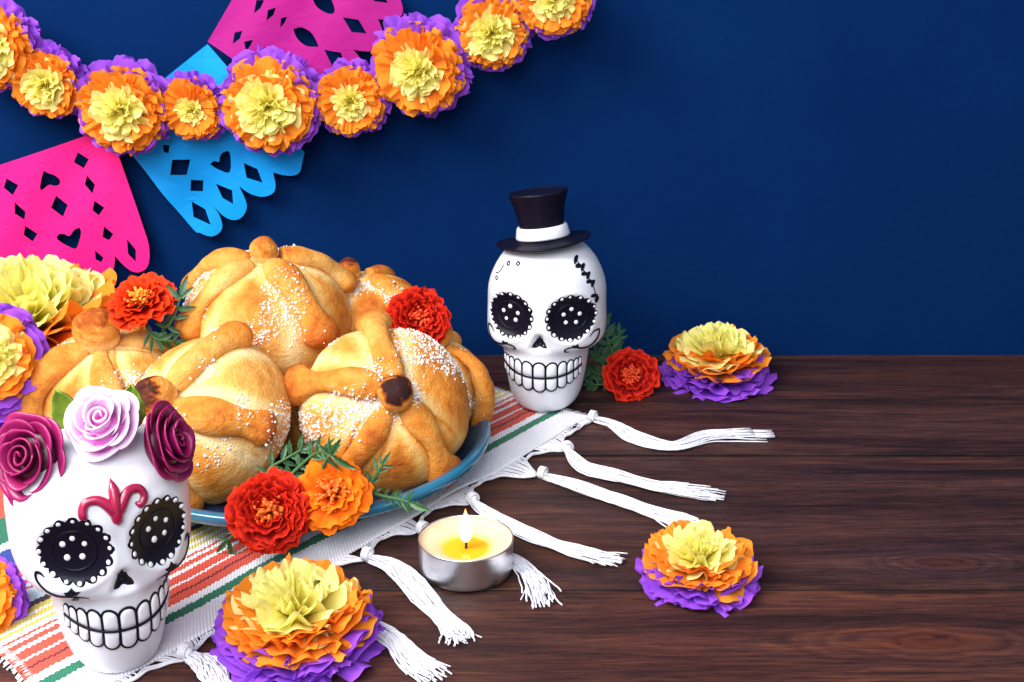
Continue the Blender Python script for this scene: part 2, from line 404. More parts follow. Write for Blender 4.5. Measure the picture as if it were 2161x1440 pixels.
serape = thing('serape_cloth', 'striped woven cloth with white tassels lying under the plate', 'cloth', (0, 0, 0))
wv = mesh('woven_sheet', V, grid_faces(nu, nv), CLOTH, serape, uv=np.stack([uu, vv], -1).reshape(-1, 2))
md = wv.modifiers.new('thickness', 'SOLIDIFY'); md.thickness = .09 * U; md.offset = -1

TASSELS = [
    [(1244, 884), (1292, 896), (1340, 922), (1420, 940), (1500, 918), (1632, 914)],
    [(1193, 947), (1230, 983), (1290, 1000), (1400, 1026), (1530, 1042)],
    [(1138, 1004), (1200, 1020), (1300, 1052), (1400, 1085), (1474, 1112)],
    [(992, 1057), (1040, 1088), (1130, 1132), (1220, 1162), (1312, 1184)],
    [(880, 1118), (980, 1158), (1085, 1182), (1130, 1225), (1148, 1280)],
    [(768, 1176), (832, 1198), (900, 1262), (955, 1322), (975, 1354)],
    [(590, 1275), (700, 1310), (810, 1335), (870, 1388), (925, 1432)],
    [(388, 1384), (435, 1402), (470, 1450), (500, 1500)]]
knots = []
for k, tp in enumerate(TASSELS):
    P = np.array([G(*q, .2) for q in tp]); P = smooth_path(P, 34)
    knots.append(P[0].copy())
    L = np.linspace(0, 1, 34)
    r_ = np.random.default_rng(50 + k)
    mb = MB()
    T = np.gradient(P, axis=0); T /= np.linalg.norm(T, axis=1)[:, None]
    S = np.cross(T, [0, 0, 1.0]); S /= np.linalg.norm(S, axis=1)[:, None]
    wmid = r_.uniform(.34, .46)
    spread = .10 + wmid * np.clip(L / .35, 0, 1) ** .8 * (1 - .25 * np.exp(-((L - .62) / .1) ** 2)) + .10 * L ** 4
    for j in range(58):
        a = r_.uniform(0, 2 * PI); rr = math.sqrt(r_.uniform(0, 1)); tw = r_.normal(0, .9)
        ang = a + tw * L + .5 * np.sin(L * r_.uniform(3, 8) + a)
        lat = rr * np.cos(ang) * spread + .045 * np.sin(L * r_.uniform(6, 20) + a) + .16 * L ** 3 * r_.normal()
        hgt = (rr * np.sin(ang) + 1) * .5 * (.34 - .16 * L)
        Q = P + S * lat[:, None]; Q[:, 2] = np.maximum(.05 + hgt + .02 * np.sin(L * 14 + a), .045)
        Q[:, 2] = np.where(L < .08, np.maximum(Q[:, 2], .12), Q[:, 2])
        n_end = int(r_.integers(29, 35)); Q = Q[:n_end]
        if r_.random() < .2: Q[-5:] += S[n_end - 5:n_end] * (r_.choice([-1, 1]) * np.linspace(0, .25, 5) ** 1.0)[:, None]
        Q = Q + r_.normal(0, .010, Q.shape) * [1, 1, .5]
        mb.add(*tube(Q, r_.uniform(.026, .04), 5))
    o = mb.build('tassel', THREAD, serape)
    kn, kf = sphere(14, 10); kn = kn * [.26, .26, .22] * (1 + .10 * snoise(kn, 3, k))[:, None]
    kb = MB(); kb.add(kn + P[1] + [0, 0, .2], kf)
    for w_ in range(3):
        th = np.linspace(0, 2 * PI, 20, endpoint=False); ax = T[1]
        ring = P[1] + [0, 0, .2] + (w_ - 1) * .11 * ax + .25 * (np.cos(th)[:, None] * S[1] + np.sin(th)[:, None] * np.array([0, 0, 1.0]))
        kb.add(*tube(ring, .06, 6, closed=True))
    kb.build('knot', THREAD, o)
# hem: loose warp threads gathered into the knots and an edge cord
hm = MB(); hr = np.random.default_rng(5)
ku = np.array([np.dot(k_[:2] - A0, E) for k_ in knots]); kv = np.array([np.dot(k_[:2] - A0, Nn) for k_ in knots])
us = np.linspace(.1, CLEN - .2, 300)
def hem_v(u):
    d = np.array([np.exp(-((u - a) / .75) ** 2) * (b) for a, b in zip(ku, kv)]).sum(0)
    return -.22 + np.minimum(d, 0) * .8 + .05 * np.sin(u * 2.1)
cord = np.array([cl(u, float(hem_v(np.array(u))), .13) for u in us])
cord[:, 2] += .03 * np.sin(us * 7); hm.add(*tube(cord, .055, 6))
cord2 = cord + np.array([*(Nn * .10), .02]) + .03 * np.sin(us * 5)[:, None] * np.array([*Nn, 0]); hm.add(*tube(cord2, .045, 6))
for u in np.arange(.05, CLEN - .2, .10):
    if math.sin(u * 3.1) + math.sin(u * 1.7 + 1) < -.9: continue
    k_ = int(np.argmin(abs(ku - u))); pull = np.exp(-((u - ku[k_]) / .9) ** 2)
    a = cl(u, .12, float(cloth_z(u, .1)) + .0); ue = u + (ku[k_] - u) * .75 * pull
    b = cl(ue, float(hem_v(np.array(ue))) - .03, .13)
    m_ = (a + b) / 2 + [0, 0, .04] + hr.normal(0, .02, 3)
    hm.add(*tube(smooth_path([a, m_, b], 6), .032, 5))
for u, v in list(zip(hr.uniform(.2, 2.5, 16), hr.uniform(-.3, .2, 16))):   # stray fuzz at the corner
    a = cl(u, v, .2); b = a + np.array([hr.normal(.1, .25), hr.normal(.1, .2), hr.uniform(.1, .35)])
    hm.add(*tube(smooth_path([a, (a + b) / 2 + hr.normal(0, .05, 3), b], 6), .018, 4))
stuff(hm.build('hem_threads', THREAD, serape))
fr = MB()                                   # frayed short edge at the front-left
for v in np.arange(.1, 9, .12):
    for s in range(1):
        uu_ = CLEN + .12 * math.sin(v * 1.1) - .09 * v
        a = cl(uu_ - .35, v, .2); b = cl(uu_ + hr.uniform(.05, .22), v + hr.normal(0, .09), .08); c_ = (a + b) / 2 + [0, 0, .05]
        fr.add(*tube(smooth_path([a, c_, b], 5), .035, 5))
for v in np.arange(.1, 8, .12):
    a = cl(.25 + .12 * math.sin(v * 1.1), v, .2); b = cl(-.15 - hr.uniform(0, .25), v + hr.normal(0, .1), .07)
    fr.add(*tube(smooth_path([a, (a + b) / 2 + [0, 0, .03], b], 5), .03, 5))
stuff(fr.build('frayed_edge', THREAD, serape))

# ------------------------------------------------------------------ plate
PC = np.array([-10.1, 53.5]); PR = 8.95; PZ = .16
prof = [(0, .0), (4.6, .0), (5.0, .05), (6.6, .35), (7.9, .85), (8.7, 1.15), (8.98, 1.34), (9.08, 1.54), (9.05, 1.74), (8.84, 1.82), (8.58, 1.74), (8.30, 1.46), (7.8, 1.08), (6.8, .68), (5.6, .48), (3, .42), (0, .42)]
PP = smooth_path(np.array(prof), 70)
Vp, Fp = lathe([(max(r, 0), z) for r, z in PP], 128)
rp = np.hypot(Vp[:, 0], Vp[:, 1]) / PR
tt = np.where(np.repeat(np.arange(70), 128) < 32, 1.0, rp)
plate = mesh('plate', Vp, Fp, PLATE, t=tt)
plate.location = (PC[0] * U, PC[1] * U, PZ * U)
tag(plate, 'shallow dark blue plate with turquoise rim under the breads', 'plate')

# ------------------------------------------------------------------ breads
OCT_V = np.array([(1, 0, 0), (-1, 0, 0), (0, 1, 0), (0, -1, 0), (0, 0, 1), (0, 0, -1.0)])
BOX_V = np.array([(x, y, z) for x in (-1, 1) for y in (-1, 1) for z in (-1, 1)], float)
BOX_F = [(0, 1, 3, 2), (4, 6, 7, 5), (0, 4, 5, 1), (2, 3, 7, 6), (0, 2, 6, 4), (1, 5, 7, 3)]
def bun_r(D, R, arms, seed):
    """radius of the bun in unit directions D (local frame, axis z)"""
    x, y, z = D.T
    h = np.where(z > 0, .86, .62)
    r = 1 / np.sqrt(x ** 2 + y ** 2 + (z / h) ** 2)
    az = np.degrees(np.arctan2(y, x)); pol = np.degrees(np.arccos(np.clip(z, -1, 1)))
    puff = np.ones(len(D))
    for a, pe, sz, lift in arms:
        da = np.abs((az - a + 180) % 360 - 180) * np.sin(np.radians(np.clip(pol, 0, 90)))
        puff *= 1 - .55 * np.exp(-(da / 16) ** 2) * (pol < pe + 15)
    r = r * (1 + .085 * puff * np.exp(-((pol - 50) / 32) ** 2))
    r = r * (1 + .034 * snoise(D, 2.0, seed) + .014 * snoise(D, 6, seed + 1) + .005 * snoise(D, 15, seed + 2) + .0022 * snoise(D, 34, seed + 4, 14))
    return r * R
def make_bread(label, loc, axis, R, arms, seed, knob=.27, knob_burn=1.0, sugar=1500, base=.30, spin=0, knob_tilt=(0, 0)):
    Rm = frame(axis, CR)
    root = thing('sweet_bread', label, 'bread', loc, rot3(Rm), group='round sweet breads heaped on the plate')
    n, m = 168, 104
    D, F = sphere(n, m)
    r = bun_r(D, R, arms, seed); P = D * r[:, None]
    pol = np.degrees(np.arccos(np.clip(D[:, 2], -1, 1))); az = np.degrees(np.arctan2(D[:, 1], D[:, 0]))
    crease = np.zeros(len(D))
    for a, pe, sz, lift in arms:
        da = np.abs((az - a + 180) % 360 - 180) * np.sin(np.radians(np.clip(pol, 4, 90)))
        crease = np.maximum(crease, np.exp(-((da - 15) / 7) ** 2) * (pol < pe + 8))
    crack = np.zeros(len(D))
    for a, pe, sz, lift in arms:
        dl = ((az - a - 5 * np.sin(pol / pe * 3 + seed) + 180) % 360 - 180) * np.sin(np.radians(np.clip(pol, 4, 90)))
        for sg in (-1, 1): crack = np.maximum(crack, np.exp(-((dl * sg - 11.5 * sz - 2.2 * snoise(D, 7, seed + 6)) / 1.3) ** 2) * (pol > 14) * (pol < pe) * np.clip(snoise(D, 4, seed + 7) * 2 + .2, 0, 1))
    P = P * (1 - .010 * crack)[:, None]
    toast = base + .34 * crack + .22 * np.exp(-((pol - 48) / 24) ** 2) + .16 * snoise(D, 2.6, seed + 3) - .32 * crease - .22 * np.clip((pol - 95) / 40, 0, 1)
    mesh('bun', P, F, BREAD, root, toast=toast)
    surf = [(P, D, toast)]
    for k, (a, pe, sz, lift) in enumerate(arms):
        q = np.linspace(0, 1, 30); ph = np.radians(13 + (pe - 13) * q); aa = np.radians(a + 5 * np.sin(q * 3 + seed + k))
        d = np.stack([np.sin(ph) * np.cos(aa), np.sin(ph) * np.sin(aa), np.cos(ph)], 1)
        rad = R * sz * (.138 + .022 * np.cos(q * 2 * PI * 1.1 + seed) + .062 * np.exp(-((q - .93) / .18) ** 2) - .03 * np.exp(-(q / .15) ** 2) + .014 * np.sin(q * 9 + seed * 1.7 + k * 2.1))
        cap = np.sqrt(np.clip(1 - ((q - .86) / .14).clip(0, 1) ** 2, 0, 1))
        c = d * (bun_r(d, R, arms, seed) + rad * (.10 + .22 * q) + lift * R * np.sin(np.clip(q, 0, 1) * PI * .85))[:, None]
        V, F2 = tube(c, np.maximum(rad * cap, .02), 22, up=d, flat=.74)
        V = V + V / np.linalg.norm(V, axis=1)[:, None] * (.026 * R * snoise(V / R, 4, seed + 20 + k) + .010 * R * snoise(V / R, 11, seed + 60 + k))[:, None]
        qq = np.repeat(q, 22); dn = V / np.linalg.norm(V, axis=1)[:, None]
        top = np.clip((np.linalg.norm(V, axis=1) - np.repeat(np.linalg.norm(c, axis=1), 22)) / (R * .15), -1, 1)
        to = base + .04 + .14 * np.clip(top, 0, 1) + .16 * np.exp(-((qq - .9) / .16) ** 2) - .18 * (top < -.3) + .14 * snoise(V / R, 4, seed + 40 + k)
        o = mesh('bone_strip', V, F2, BREAD, root, toast=to)
        surf.append((V, dn, to))
    kr = R * knob; kd = np.array([knob_tilt[0], knob_tilt[1], 1.0]); kd /= np.linalg.norm(kd)
    S, Fs = sphere(36, 24)
    ktop = bun_r(np.array([[0, 0, 1.0]]), R, arms, seed)[0] + kr * .3
    V = S * kr * (1 + .08 * snoise(S, 2.2, seed + 9) + .035 * snoise(S, 6, seed + 8))[:, None] * [1, 1, 1.1] + kd * ktop + kd * kr * .35
    zz = S @ kd
    to = base + .10 + knob_burn * .75 * np.clip((zz - .30 + .30 * snoise(S, 3, seed + 5) + .35 * snoise(S, 9, seed + 6)) / .55, 0, 1) - .25 * (zz < -.2)
    mesh('top_knob', V, Fs, BREAD, root, toast=to)
    # sugar crystals that stuck to the upper side
    r_ = np.random.default_rng(seed + 77); sugar = int(sugar * 1.25)
    allP = np.vstack([s[0] for s in surf]); allD = np.vstack([s[1] for s in surf])
    up = (allD @ Rm.T)[:, 2]; pol = np.degrees(np.arccos(np.clip(allD[:, 2], -1, 1)))
    patch = snoise(allP / R, 3.0, seed + 90) + .45 * snoise(allP / R, 8, seed + 91)
    dens = np.clip(patch - .22, 0, 1) ** 1.5 * np.clip(up * 1.4 + .35, 0, 1) * np.clip((105 - pol) / 30, 0, 1) * np.clip(pol / 14, 0, 1)
    isb = np.arange(len(allP)) < len(surf[0][0])
    dens = np.where(isb, dens * np.sin(np.radians(pol)).clip(.05, 1) * 1.6, dens * .4)
    dens = np.minimum(dens, np.quantile(dens[dens > 0], .80)); idx = r_.choice(len(allP), sugar, p=dens / dens.sum())
    p = allP[idx] + r_.normal(0, R * .032, (sugar, 3)); dd = p / np.linalg.norm(p, axis=1)[:, None]
    pbun = dd * (bun_r(dd, R, arms, seed) + .008)[:, None]
    parm = allP[idx] + allD[idx] * .006 + r_.normal(0, .035, (sugar, 3))
    p = np.where(isb[idx][:, None], pbun, parm)
    sz_ = (.012 + .034 * r_.uniform(0, 1, sugar) ** 2.2)[:, None] * r_.uniform(.7, 1.3, (sugar, 3))
    q4 = r_.normal(size=(sugar, 4)); q4 /= np.linalg.norm(q4, axis=1)[:, None]; w, x, y, z = q4.T
    QM = np.stack([1 - 2 * (y * y + z * z), 2 * (x * y - w * z), 2 * (x * z + w * y), 2 * (x * y + w * z), 1 - 2 * (x * x + z * z), 2 * (y * z - w * x), 2 * (x * z - w * y), 2 * (y * z + w * x), 1 - 2 * (x * x + y * y)], 1).reshape(-1, 3, 3)
    Vs = [np.einsum('nij,nkj->nki', QM, BOX_V[None] * sz_[:, None]).reshape(-1, 3) + np.repeat(p, 8, 0)]
    Fs_ = (np.array(BOX_F)[None] + 8 * np.arange(sugar)[:, None, None]).reshape(-1, 4).tolist()
    stuff(mesh('sugar_crystals', np.vstack(Vs), Fs_, SUGAR, root, smooth=False))
    return root
def view_axis(x, y, z): v = x * CR + y * CU + z * CT; return v / np.linalg.norm(v)

make_bread('large pale gold bread on top of the heap with a small round knob', W(566, 690, 57.2), np.array([.03, -.10, 1.0]), 4.05,
           [(-48, 84, 1.2, .02), (24, 74, 1.15, 0), (160, 74, 1.1, .02), (222, 84, 1.0, 0)], 11, .165, .35, 1700, .26)
make_bread('bread leaning front left behind the rose skull with speckled brown knob', W(452, 893, 50.6), view_axis(-.46, .34, .82), 3.75,
           [(58, 80, 1.25, .02), (338, 82, 1.3, .0), (262, 86, 1.1, 0), (160, 80, 1.1, 0)], 23, .24, .75, 2300, .27)
make_bread('bread leaning front right on the plate with a charred knob', W(806, 868, 51.9), view_axis(.26, .26, .93), 3.75,
           [(164, 88, 1.15, .02), (98, 88, 1.15, .0), (240, 84, 1.05, 0), (318, 80, 1.1, .03)], 37, .21, 1.05, 3000, .30)
make_bread('bread at the left edge of the plate with one long thick strip', W(240, 838, 54.8), np.array([-.05, -.22, 1.0]), 3.5,
           [(222, 100, 1.6, .05), (292, 86, 1.1, 0), (20, 80, 1.0, 0), (110, 80, 1.0, 0)], 41, .30, .45, 1500, .25)
make_bread('bread at the right end of the heap with an arched strip', W(880, 818, 56.4), np.array([.42, -.12, 1.0]), 3.15,
           [(-22, 96, 1.1, .14), (70, 80, 1.0, 0), (165, 80, 1.0, 0), (255, 80, 1.0, 0)], 53, .20, .2, 2000, .33)
make_bread('small bread mostly hidden behind the top bread', W(772, 690, 60.5), np.array([-.05, 0, 1.0]), 3.1,
           [(-30, 80, 1.1, 0), (60, 80, 1.0, 0), (150, 80, 1.0, 0), (240, 80, 1.0, 0)], 67, .2, .5, 900, .4, knob_tilt=(-.2, 0))
make_bread('bread in the shade between the two front breads', W(612, 838, 56.0), view_axis(-.1, .6, .8), 3.3,
           [(-50, 80, 1.1, 0), (40, 80, 1.0, 0), (130, 80, 1.1, 0), (215, 80, 1.0, 0)], 71, .2, .9, 900, .42)

# ------------------------------------------------------------------ tissue paper flowers
def paper_sheet(R, n, el0, el1, z0, seed, ruffle=.07, elj=.16, depth=.16, nt=10):
    """one round of tissue: pleated, with a scalloped edge cut into n lobes"""
    r_ = np.random.default_rng(seed); m = n * 15
    th = np.linspace(0, 2 * PI, m, endpoint=False); t = np.linspace(0, 1, nt)
    warp = sum(r_.normal(0, .16) * np.sin(k * th + r_.uniform(0, 6)) for k in (1, 2, 3, 5))
    ph = n * th + n * .5 * warp + r_.uniform(0, 6)
    lobe = np.abs(np.cos(ph / 2)); lid = np.floor((ph + PI) / (2 * PI)).astype(int); lid -= lid.min()
    nl = lid.max() + 2
    def per_lobe(sd, soft=.75):            # random value for each lobe, eased from one to the next
        v = r_.normal(0, sd, nl); v[-1] = v[0]; a = v[lid]; sm = sum(v[np.clip(lid + d, 0, nl - 1)] for d in (-1, 0, 1)) / 3
        return sm + (a - sm) * (lobe ** .5) * soft
    tip = 1 - depth + depth * lobe ** .55 + per_lobe(.045) + .012 * np.sin(ph * 3.3 + 1)
    elv = el1 + per_lobe(elj) + sum(r_.normal(0, elj * .55) * np.sin(k * th + r_.uniform(0, 6)) for k in (2, 3, 4))
    L = t[:, None] * (1 + (tip[None] - 1) * t[:, None] ** .8); el = el0 + (elv[None] - el0) * L
    rho = np.zeros_like(L); zz = np.zeros_like(L)
    for q in range(1, nt):
        dl = L[q] - L[q - 1]; em = (el[q] + el[q - 1]) / 2; rho[q] = rho[q - 1] + dl * np.cos(em); zz[q] = zz[q - 1] + dl * np.sin(em)
    amp = 1 + per_lobe(.5)
    pl_ = np.cos(ph) * .75 * amp + .45 * np.sin(ph * .5 + r_.uniform(0, 6)) + .22 * np.sin(ph * 2.0 + r_.uniform(0, 6)) * (1 + per_lobe(.6))
    ruf = ruffle * (t[:, None] ** 1.25) * pl_[None] + ruffle * .25 * t[:, None] ** 2 * np.sin(ph * 1.7 + 4 * t[:, None])
    rad = R * (.03 + rho - np.sin(el) * ruf); z = z0 + R * (zz + np.cos(el) * ruf)
    tw = th[None] + t[:, None] ** 1.5 * .10 * np.sin(ph * .37 + r_.uniform(0, 6))[None]
    V = np.stack([rad * np.cos(tw), rad * np.sin(tw), z], -1).reshape(-1, 3)
    mb = MB(); mb.add(V, grid_faces(m, nt, True), np.repeat(t ** 1.5, m)); return mb
def paper_flower(label, loc, axis, R, seed, spin=0, group=None, big=1.0, yr=.62, orr=.88, parent=None, yel=1.0, lay=(4, 4, 6), npet=11):
    Rm = frame(axis, CR)
    a = math.radians(spin); Rm = Rm @ np.array([[math.cos(a), -math.sin(a), 0], [math.sin(a), math.cos(a), 0], [0, 0, 1]])
    root = thing('paper_flower', label, 'paper flower', loc, rot3(Rm), group=group)
    r_ = np.random.default_rng(seed)
    spec = [('purple_layer', PURPLE, lay[0], 1.0, (.06, .26), (-.10, .24), (0, .16)),
            ('orange_layer', ORANGE, lay[1], orr, (.30, .62), (.06, .44), (.17, .25)),
            ('yellow_layer', YELLOW, lay[2], yr, (.45, 1.35), (.15, 1.15), (.27, .36))]
    for name, mat, cnt, rr, e0, e1, zz in spec:
        first = None
        for k in range(cnt):
            f = k / max(cnt - 1, 1)
            yl = name[0] == 'y'
            shr = 1 - (.10 * f if not yl else .28 * f * yel)
            mb = paper_sheet(R * rr * shr, npet + int(r_.integers(0, 3)) if not yl else int(r_.integers(8, 12)), e0[0] + (e0[1] - e0[0]) * f, e1[0] + (e1[1] - e1[0]) * f,
                             R * (zz[0] + (zz[1] - zz[0]) * f) * big, seed * 100 + k + len(name) * 7, ruffle=.062 if not yl else .10, elj=.13 if not yl else .26,
                             depth=.17 if not yl else .30)
            o = mb.build(name if first is None else 'sheet', mat, root if first is None else first)
            first = first or o
    return root

GARL = [(-22, 112, 100, 'tissue flower cut off by the left edge on the garland'), (100, 186, 84, 'small tissue flower on the garland above the hot pink banner'),
        (256, 246, 104, 'large tissue flower overlapping the top corner of the hot pink banner'), (407, 240, 74, 'smallest tissue flower hanging in front of the blue banner'),
        (568, 240, 112, 'largest tissue flower at the lowest point of the garland beside the blue banner'), (740, 224, 82, 'small tissue flower just below the magenta banner'),
        (888, 160, 108, 'large tissue flower right of the magenta banner on the garland'), (1040, 80, 86, 'tissue flower second from the right end of the garland, wide yellow centre'),
        (1170, 8, 88, 'rightmost tissue flower on the garland, cut off by the top edge')]
cen = []
for i, (x, y, r, lab) in enumerate(GARL):
    Yd = 66.1 - (.5 if i % 2 == 0 else 0)
    c = W(x, y, Yd); cen.append(c + [0, 1.0, .1])
    s = FPX / (c[1] * math.cos(PITCH) + (HC - c[2]) * math.sin(PITCH))
    fr_ = np.random.default_rng(300 + i)
    ax = np.array([fr_.uniform(-.16, .06), -1.0, fr_.uniform(-.22, -.04)])
    R_ = r / s
    paper_flower(lab, c + np.array([0, .42 * R_, .16 * R_]), ax, R_ * 1.02, 400 + i, fr_.uniform(0, 360), 'tissue flowers on the garland', yr=(.74, .72, .74, .52, .76, .62, .66, .78, .66)[i], orr=.89, lay=(4, 5, 7), npet=14)
P = smooth_path(np.array([cen[0] + [-6, 0, 2.2]] + cen + [cen[-1] + [5, 0, 3.2]]), 90)
g_ = MB(); g_.add(*tube(P, .045, 6)); tag(g_.build('garland_string', THREAD), 'thin white string carrying the row of tissue flowers', 'string')

paper_flower('large tissue flower in front on the table beside the rose skull', G(632, 1362) + [0, 0, .12], np.array([.02, -.08, 1]), 3.08, 511, 20, 'tissue flowers on the table', big=1.05, yr=.78, orr=.90, lay=(7, 6, 8), npet=12)
paper_flower('small tissue flower at the right front near the tassel ends', G(1470, 1230) + [0, 0, .12], np.array([.03, -.05, 1]), 2.42, 522, 75, 'tissue flowers on the table', big=.95, yr=.76, orr=.92, lay=(6, 5, 8), npet=12)
paper_flower('tissue flower standing at the back of the table against the wall', G(1512, 804) + [0, 0, .12], np.array([-.04, -.03, 1]), 3.02, 533, 130, 'tissue flowers on the table', big=1.25, yr=.84, orr=.95, lay=(7, 5, 8), npet=12)
paper_flower('big tissue flower with a wide pale yellow top behind the left bread', W(82, 790, 61.5), np.array([.05, -.10, 1]), 6.0, 544, 10, 'tissue flowers on the table', big=1.5, yr=.74, orr=.95, lay=(4, 6, 10), npet=12)
paper_flower('tissue flower tipped on its side at the left edge by the breads', W(-44, 778, 51.5) + [0, 1.0, 0], view_axis(.42, .10, .85), 2.65, 555, 50, 'tissue flowers on the table', yr=.66, orr=.80, lay=(4, 4, 6), npet=9)
paper_flower('tissue flower cut off by the left edge in front beside the rose skull', W(-62, 1278, 40.0), view_axis(.35, .40, .80), 2.05, 566, 15, 'tissue flowers on the table', yr=.5, orr=.84, lay=(4, 4, 4), npet=10)

# ------------------------------------------------------------------ cut paper banners on the wall
def banner(name_label, outline, holes, off, s, Y, mat, curl=.25):
    cu = bpy.data.curves.new('banner_outline', 'CURVE'); cu.dimensions = '2D'; cu.fill_mode = 'BOTH'; cu.extrude = .012 * U
    for k, poly in enumerate([outline] + holes):
        pts = np.array([W(x / s + off[0], y / s + off[1], Y) for x, y in poly])[:, [0, 2]] * U
        sp = cu.splines.new('POLY'); sp.points.add(len(pts) - 1); sp.use_cyclic_u = True
        for p_, q in zip(sp.points, pts): p_.co = (q[0], q[1], 0, 1)
    tmp = bpy.data.objects.new('tmp', cu); col.objects.link(tmp)
    me = bpy.data.meshes.new_from_object(tmp.evaluated_get(bpy.context.evaluated_depsgraph_get()))
    bpy.data.objects.remove(tmp); bpy.data.curves.remove(cu)
    bm = bmesh.new(); bm.from_mesh(me)
    c = sum((v.co for v in bm.verts), Vector()) / len(bm.verts)
    for d in (Vector((1, 0, 0)), Vector((0, 1, 0)), Vector((1, 1, 0)).normalized()):
        for k in range(-9, 10):
            bmesh.ops.bisect_plane(bm, geom=bm.verts[:] + bm.edges[:] + bm.faces[:], plane_co=c + d * k * .9 * U, plane_no=d)
    for v in bm.verts:
        x, z, w = v.co / U; lx, lz = x - c.x / U, z - c.y / U
        y = Y + w - curl * (.5 + .5 * math.sin(lx * .55 + lz * .35)) - .06 * math.sin(lx * 1.3 - lz * .9)
        fq = ((lx * .8 - lz * .55) * .34) % 1.0; y -= .16 * abs(fq - .5)
        v.co = Vector((x, y, z)) * U
    bmesh.ops.recalc_face_normals(bm, faces=bm.faces[:])
    bm.to_mesh(me); bm.free(); me.materials.clear(); me.materials.append(mat)
    me.polygons.foreach_set('use_smooth', np.zeros(len(me.polygons), bool))
    o = link('cut_paper_banner', me); return tag(o, name_label, 'banner', 'cut paper banners on the wall')
def rnd(poly, n=6):                        # round a closed outline
    P = np.array(poly, float); return smooth_path(np.vstack([P, P[:1]]), len(P) * n)[:-1].tolist()
lobes_b = smooth_path([(690, 810), (960, 1140), (1015, 1178), (1072, 1196), (1115, 1175), (1128, 1140), (1112, 1085), (1080, 1038)], 30).tolist() + \
    smooth_path([(1080, 1038), (1130, 1088), (1180, 1112), (1225, 1100), (1252, 1055), (1248, 1010), (1216, 938)], 24).tolist() + \
    smooth_path([(1216, 938), (1270, 975), (1330, 992), (1385, 975), (1400, 935), (1390, 880)], 20).tolist() + \
    smooth_path([(1390, 868), (1430, 880), (1480, 886), (1520, 870), (1534, 820)], 16).tolist()
heart_b = rnd([(1066, 832), (1085, 815), (1112, 818), (1118, 788), (1138, 768), (1168, 772), (1168, 868), (1110, 858)], 4)
banner('sky blue cut paper banner hanging behind the tissue garland', [(1055, 222), (544, 631)] + lobes_b + [(1545, 770)],
       [[(875, 808), (968, 805), (948, 885), (865, 885)], heart_b, [(968, 910), (1030, 915), (1028, 970), (965, 968)], [(1095, 930), (1180, 960), (1185, 1030), (1130, 1000)],
        [(970, 1022), (1040, 1060), (1070, 1138), (980, 1100)], [(1240, 820), (1310, 850), (1335, 920), (1255, 895)], [(825, 735), (860, 735), (855, 775), (830, 770)]], (0, 0), 2.4, 68.2, BLUE_PAPER)
pk_r = smooth_path([(735, 1160), (758, 1230), (764, 1300), (750, 1350), (712, 1372), (672, 1366), (630, 1335), (588, 1290)], 24).tolist()
pk_b = smooth_path([(588, 1290), (585, 1340), (565, 1400), (520, 1440), (470, 1435), (440, 1400), (425, 1345)], 20).tolist() + \
    smooth_path([(425, 1345), (400, 1430), (340, 1490), (280, 1480), (250, 1430), (235, 1370)], 20).tolist() + \
    smooth_path([(235, 1370), (200, 1440), (130, 1470), (60, 1430), (20, 1320)], 20).tolist() + smooth_path([(20, 1320), (-60, 1380), (-150, 1350), (-190, 1260)], 16).tolist()
heart1 = rnd([(233, 858), (258, 872), (285, 882), (310, 906), (308, 930), (285, 938), (256, 932), (222, 958), (212, 945), (220, 900)], 4)
heart2 = rnd([(412, 1146), (420, 1170), (410, 1215), (390, 1255), (345, 1240), (300, 1215), (291, 1197), (308, 1182), (335, 1182), (358, 1190), (385, 1158)], 4)
banner('hot pink cut paper banner on the wall at the left edge', [(557, 645), (-330, 950)][::-1] + pk_r + pk_b,
       [[(400, 768), (455, 805), (430, 850), (380, 818)], [(35, 903), (100, 935), (70, 987), (20, 950)], [(80, 1020), (135, 1070), (128, 1112), (80, 1078)], [(290, 988), (350, 1035), (325, 1095), (262, 1050)],
        [(447, 885), (490, 930), (478, 975), (437, 930)], [(488, 1010), (538, 1045), (510, 1085), (478, 1058)], [(130, 1142), (190, 1185), (165, 1225), (122, 1190)], [(535, 1140), (582, 1180), (560, 1212), (527, 1195)],
        [(650, 1205), (695, 1260), (695, 1320), (655, 1280)], heart1, heart2, [(488, 1262), (530, 1300), (520, 1325), (490, 1310)]], (0, 0), 2.4, 68.2, PINK_PAPER)
mg = smooth_path([(1000, -90), (1060, -20), (1082, 40), (1072, 82), (1032, 102), (958, 95)], 18).tolist() + smooth_path([(958, 95), (985, 170), (980, 225), (945, 255), (890, 258), (832, 250)], 18).tolist() + \
    smooth_path([(832, 250), (868, 295), (886, 350), (880, 420), (830, 440), (760, 430)], 16).tolist()
leafh = rnd([(525, 147), (570, 140), (620, 168), (654, 228), (640, 236), (590, 232), (545, 195)], 4)
banner('magenta cut paper banner at the top of the wall', [(95, 210), (300, -150)][::1] + [(900, -160)] + mg + [(620, 390), (540, 352)] + smooth_path([(520, 350), (500, 310), (450, 292), (400, 305), (375, 340)], 14).tolist() + [(250, 315), (180, 268)],
       [[(340, 0), (380, 0), (362, 40), (328, 68)], [(400, 50), (440, 38), (428, 75), (392, 105)], [(465, 92), (497, 85), (480, 120), (460, 140)], [(230, 165), (270, 155), (258, 195), (222, 222)],
        [(280, 210), (325, 200), (312, 230), (290, 258)], [(355, 250), (388, 238), (380, 275), (345, 300)], leafh, rnd([(620, -20), (700, -30), (738, 40), (728, 68), (690, 62), (645, 32)], 4),
        [(780, 85), (860, 98), (900, 168), (825, 160)], [(685, 250), (770, 265), (795, 350), (735, 355)], [(905, -40), (980, -30), (1008, 14), (940, 5)]], (400, 0), 2.401, 67.9, MAGENTA_PAPER)

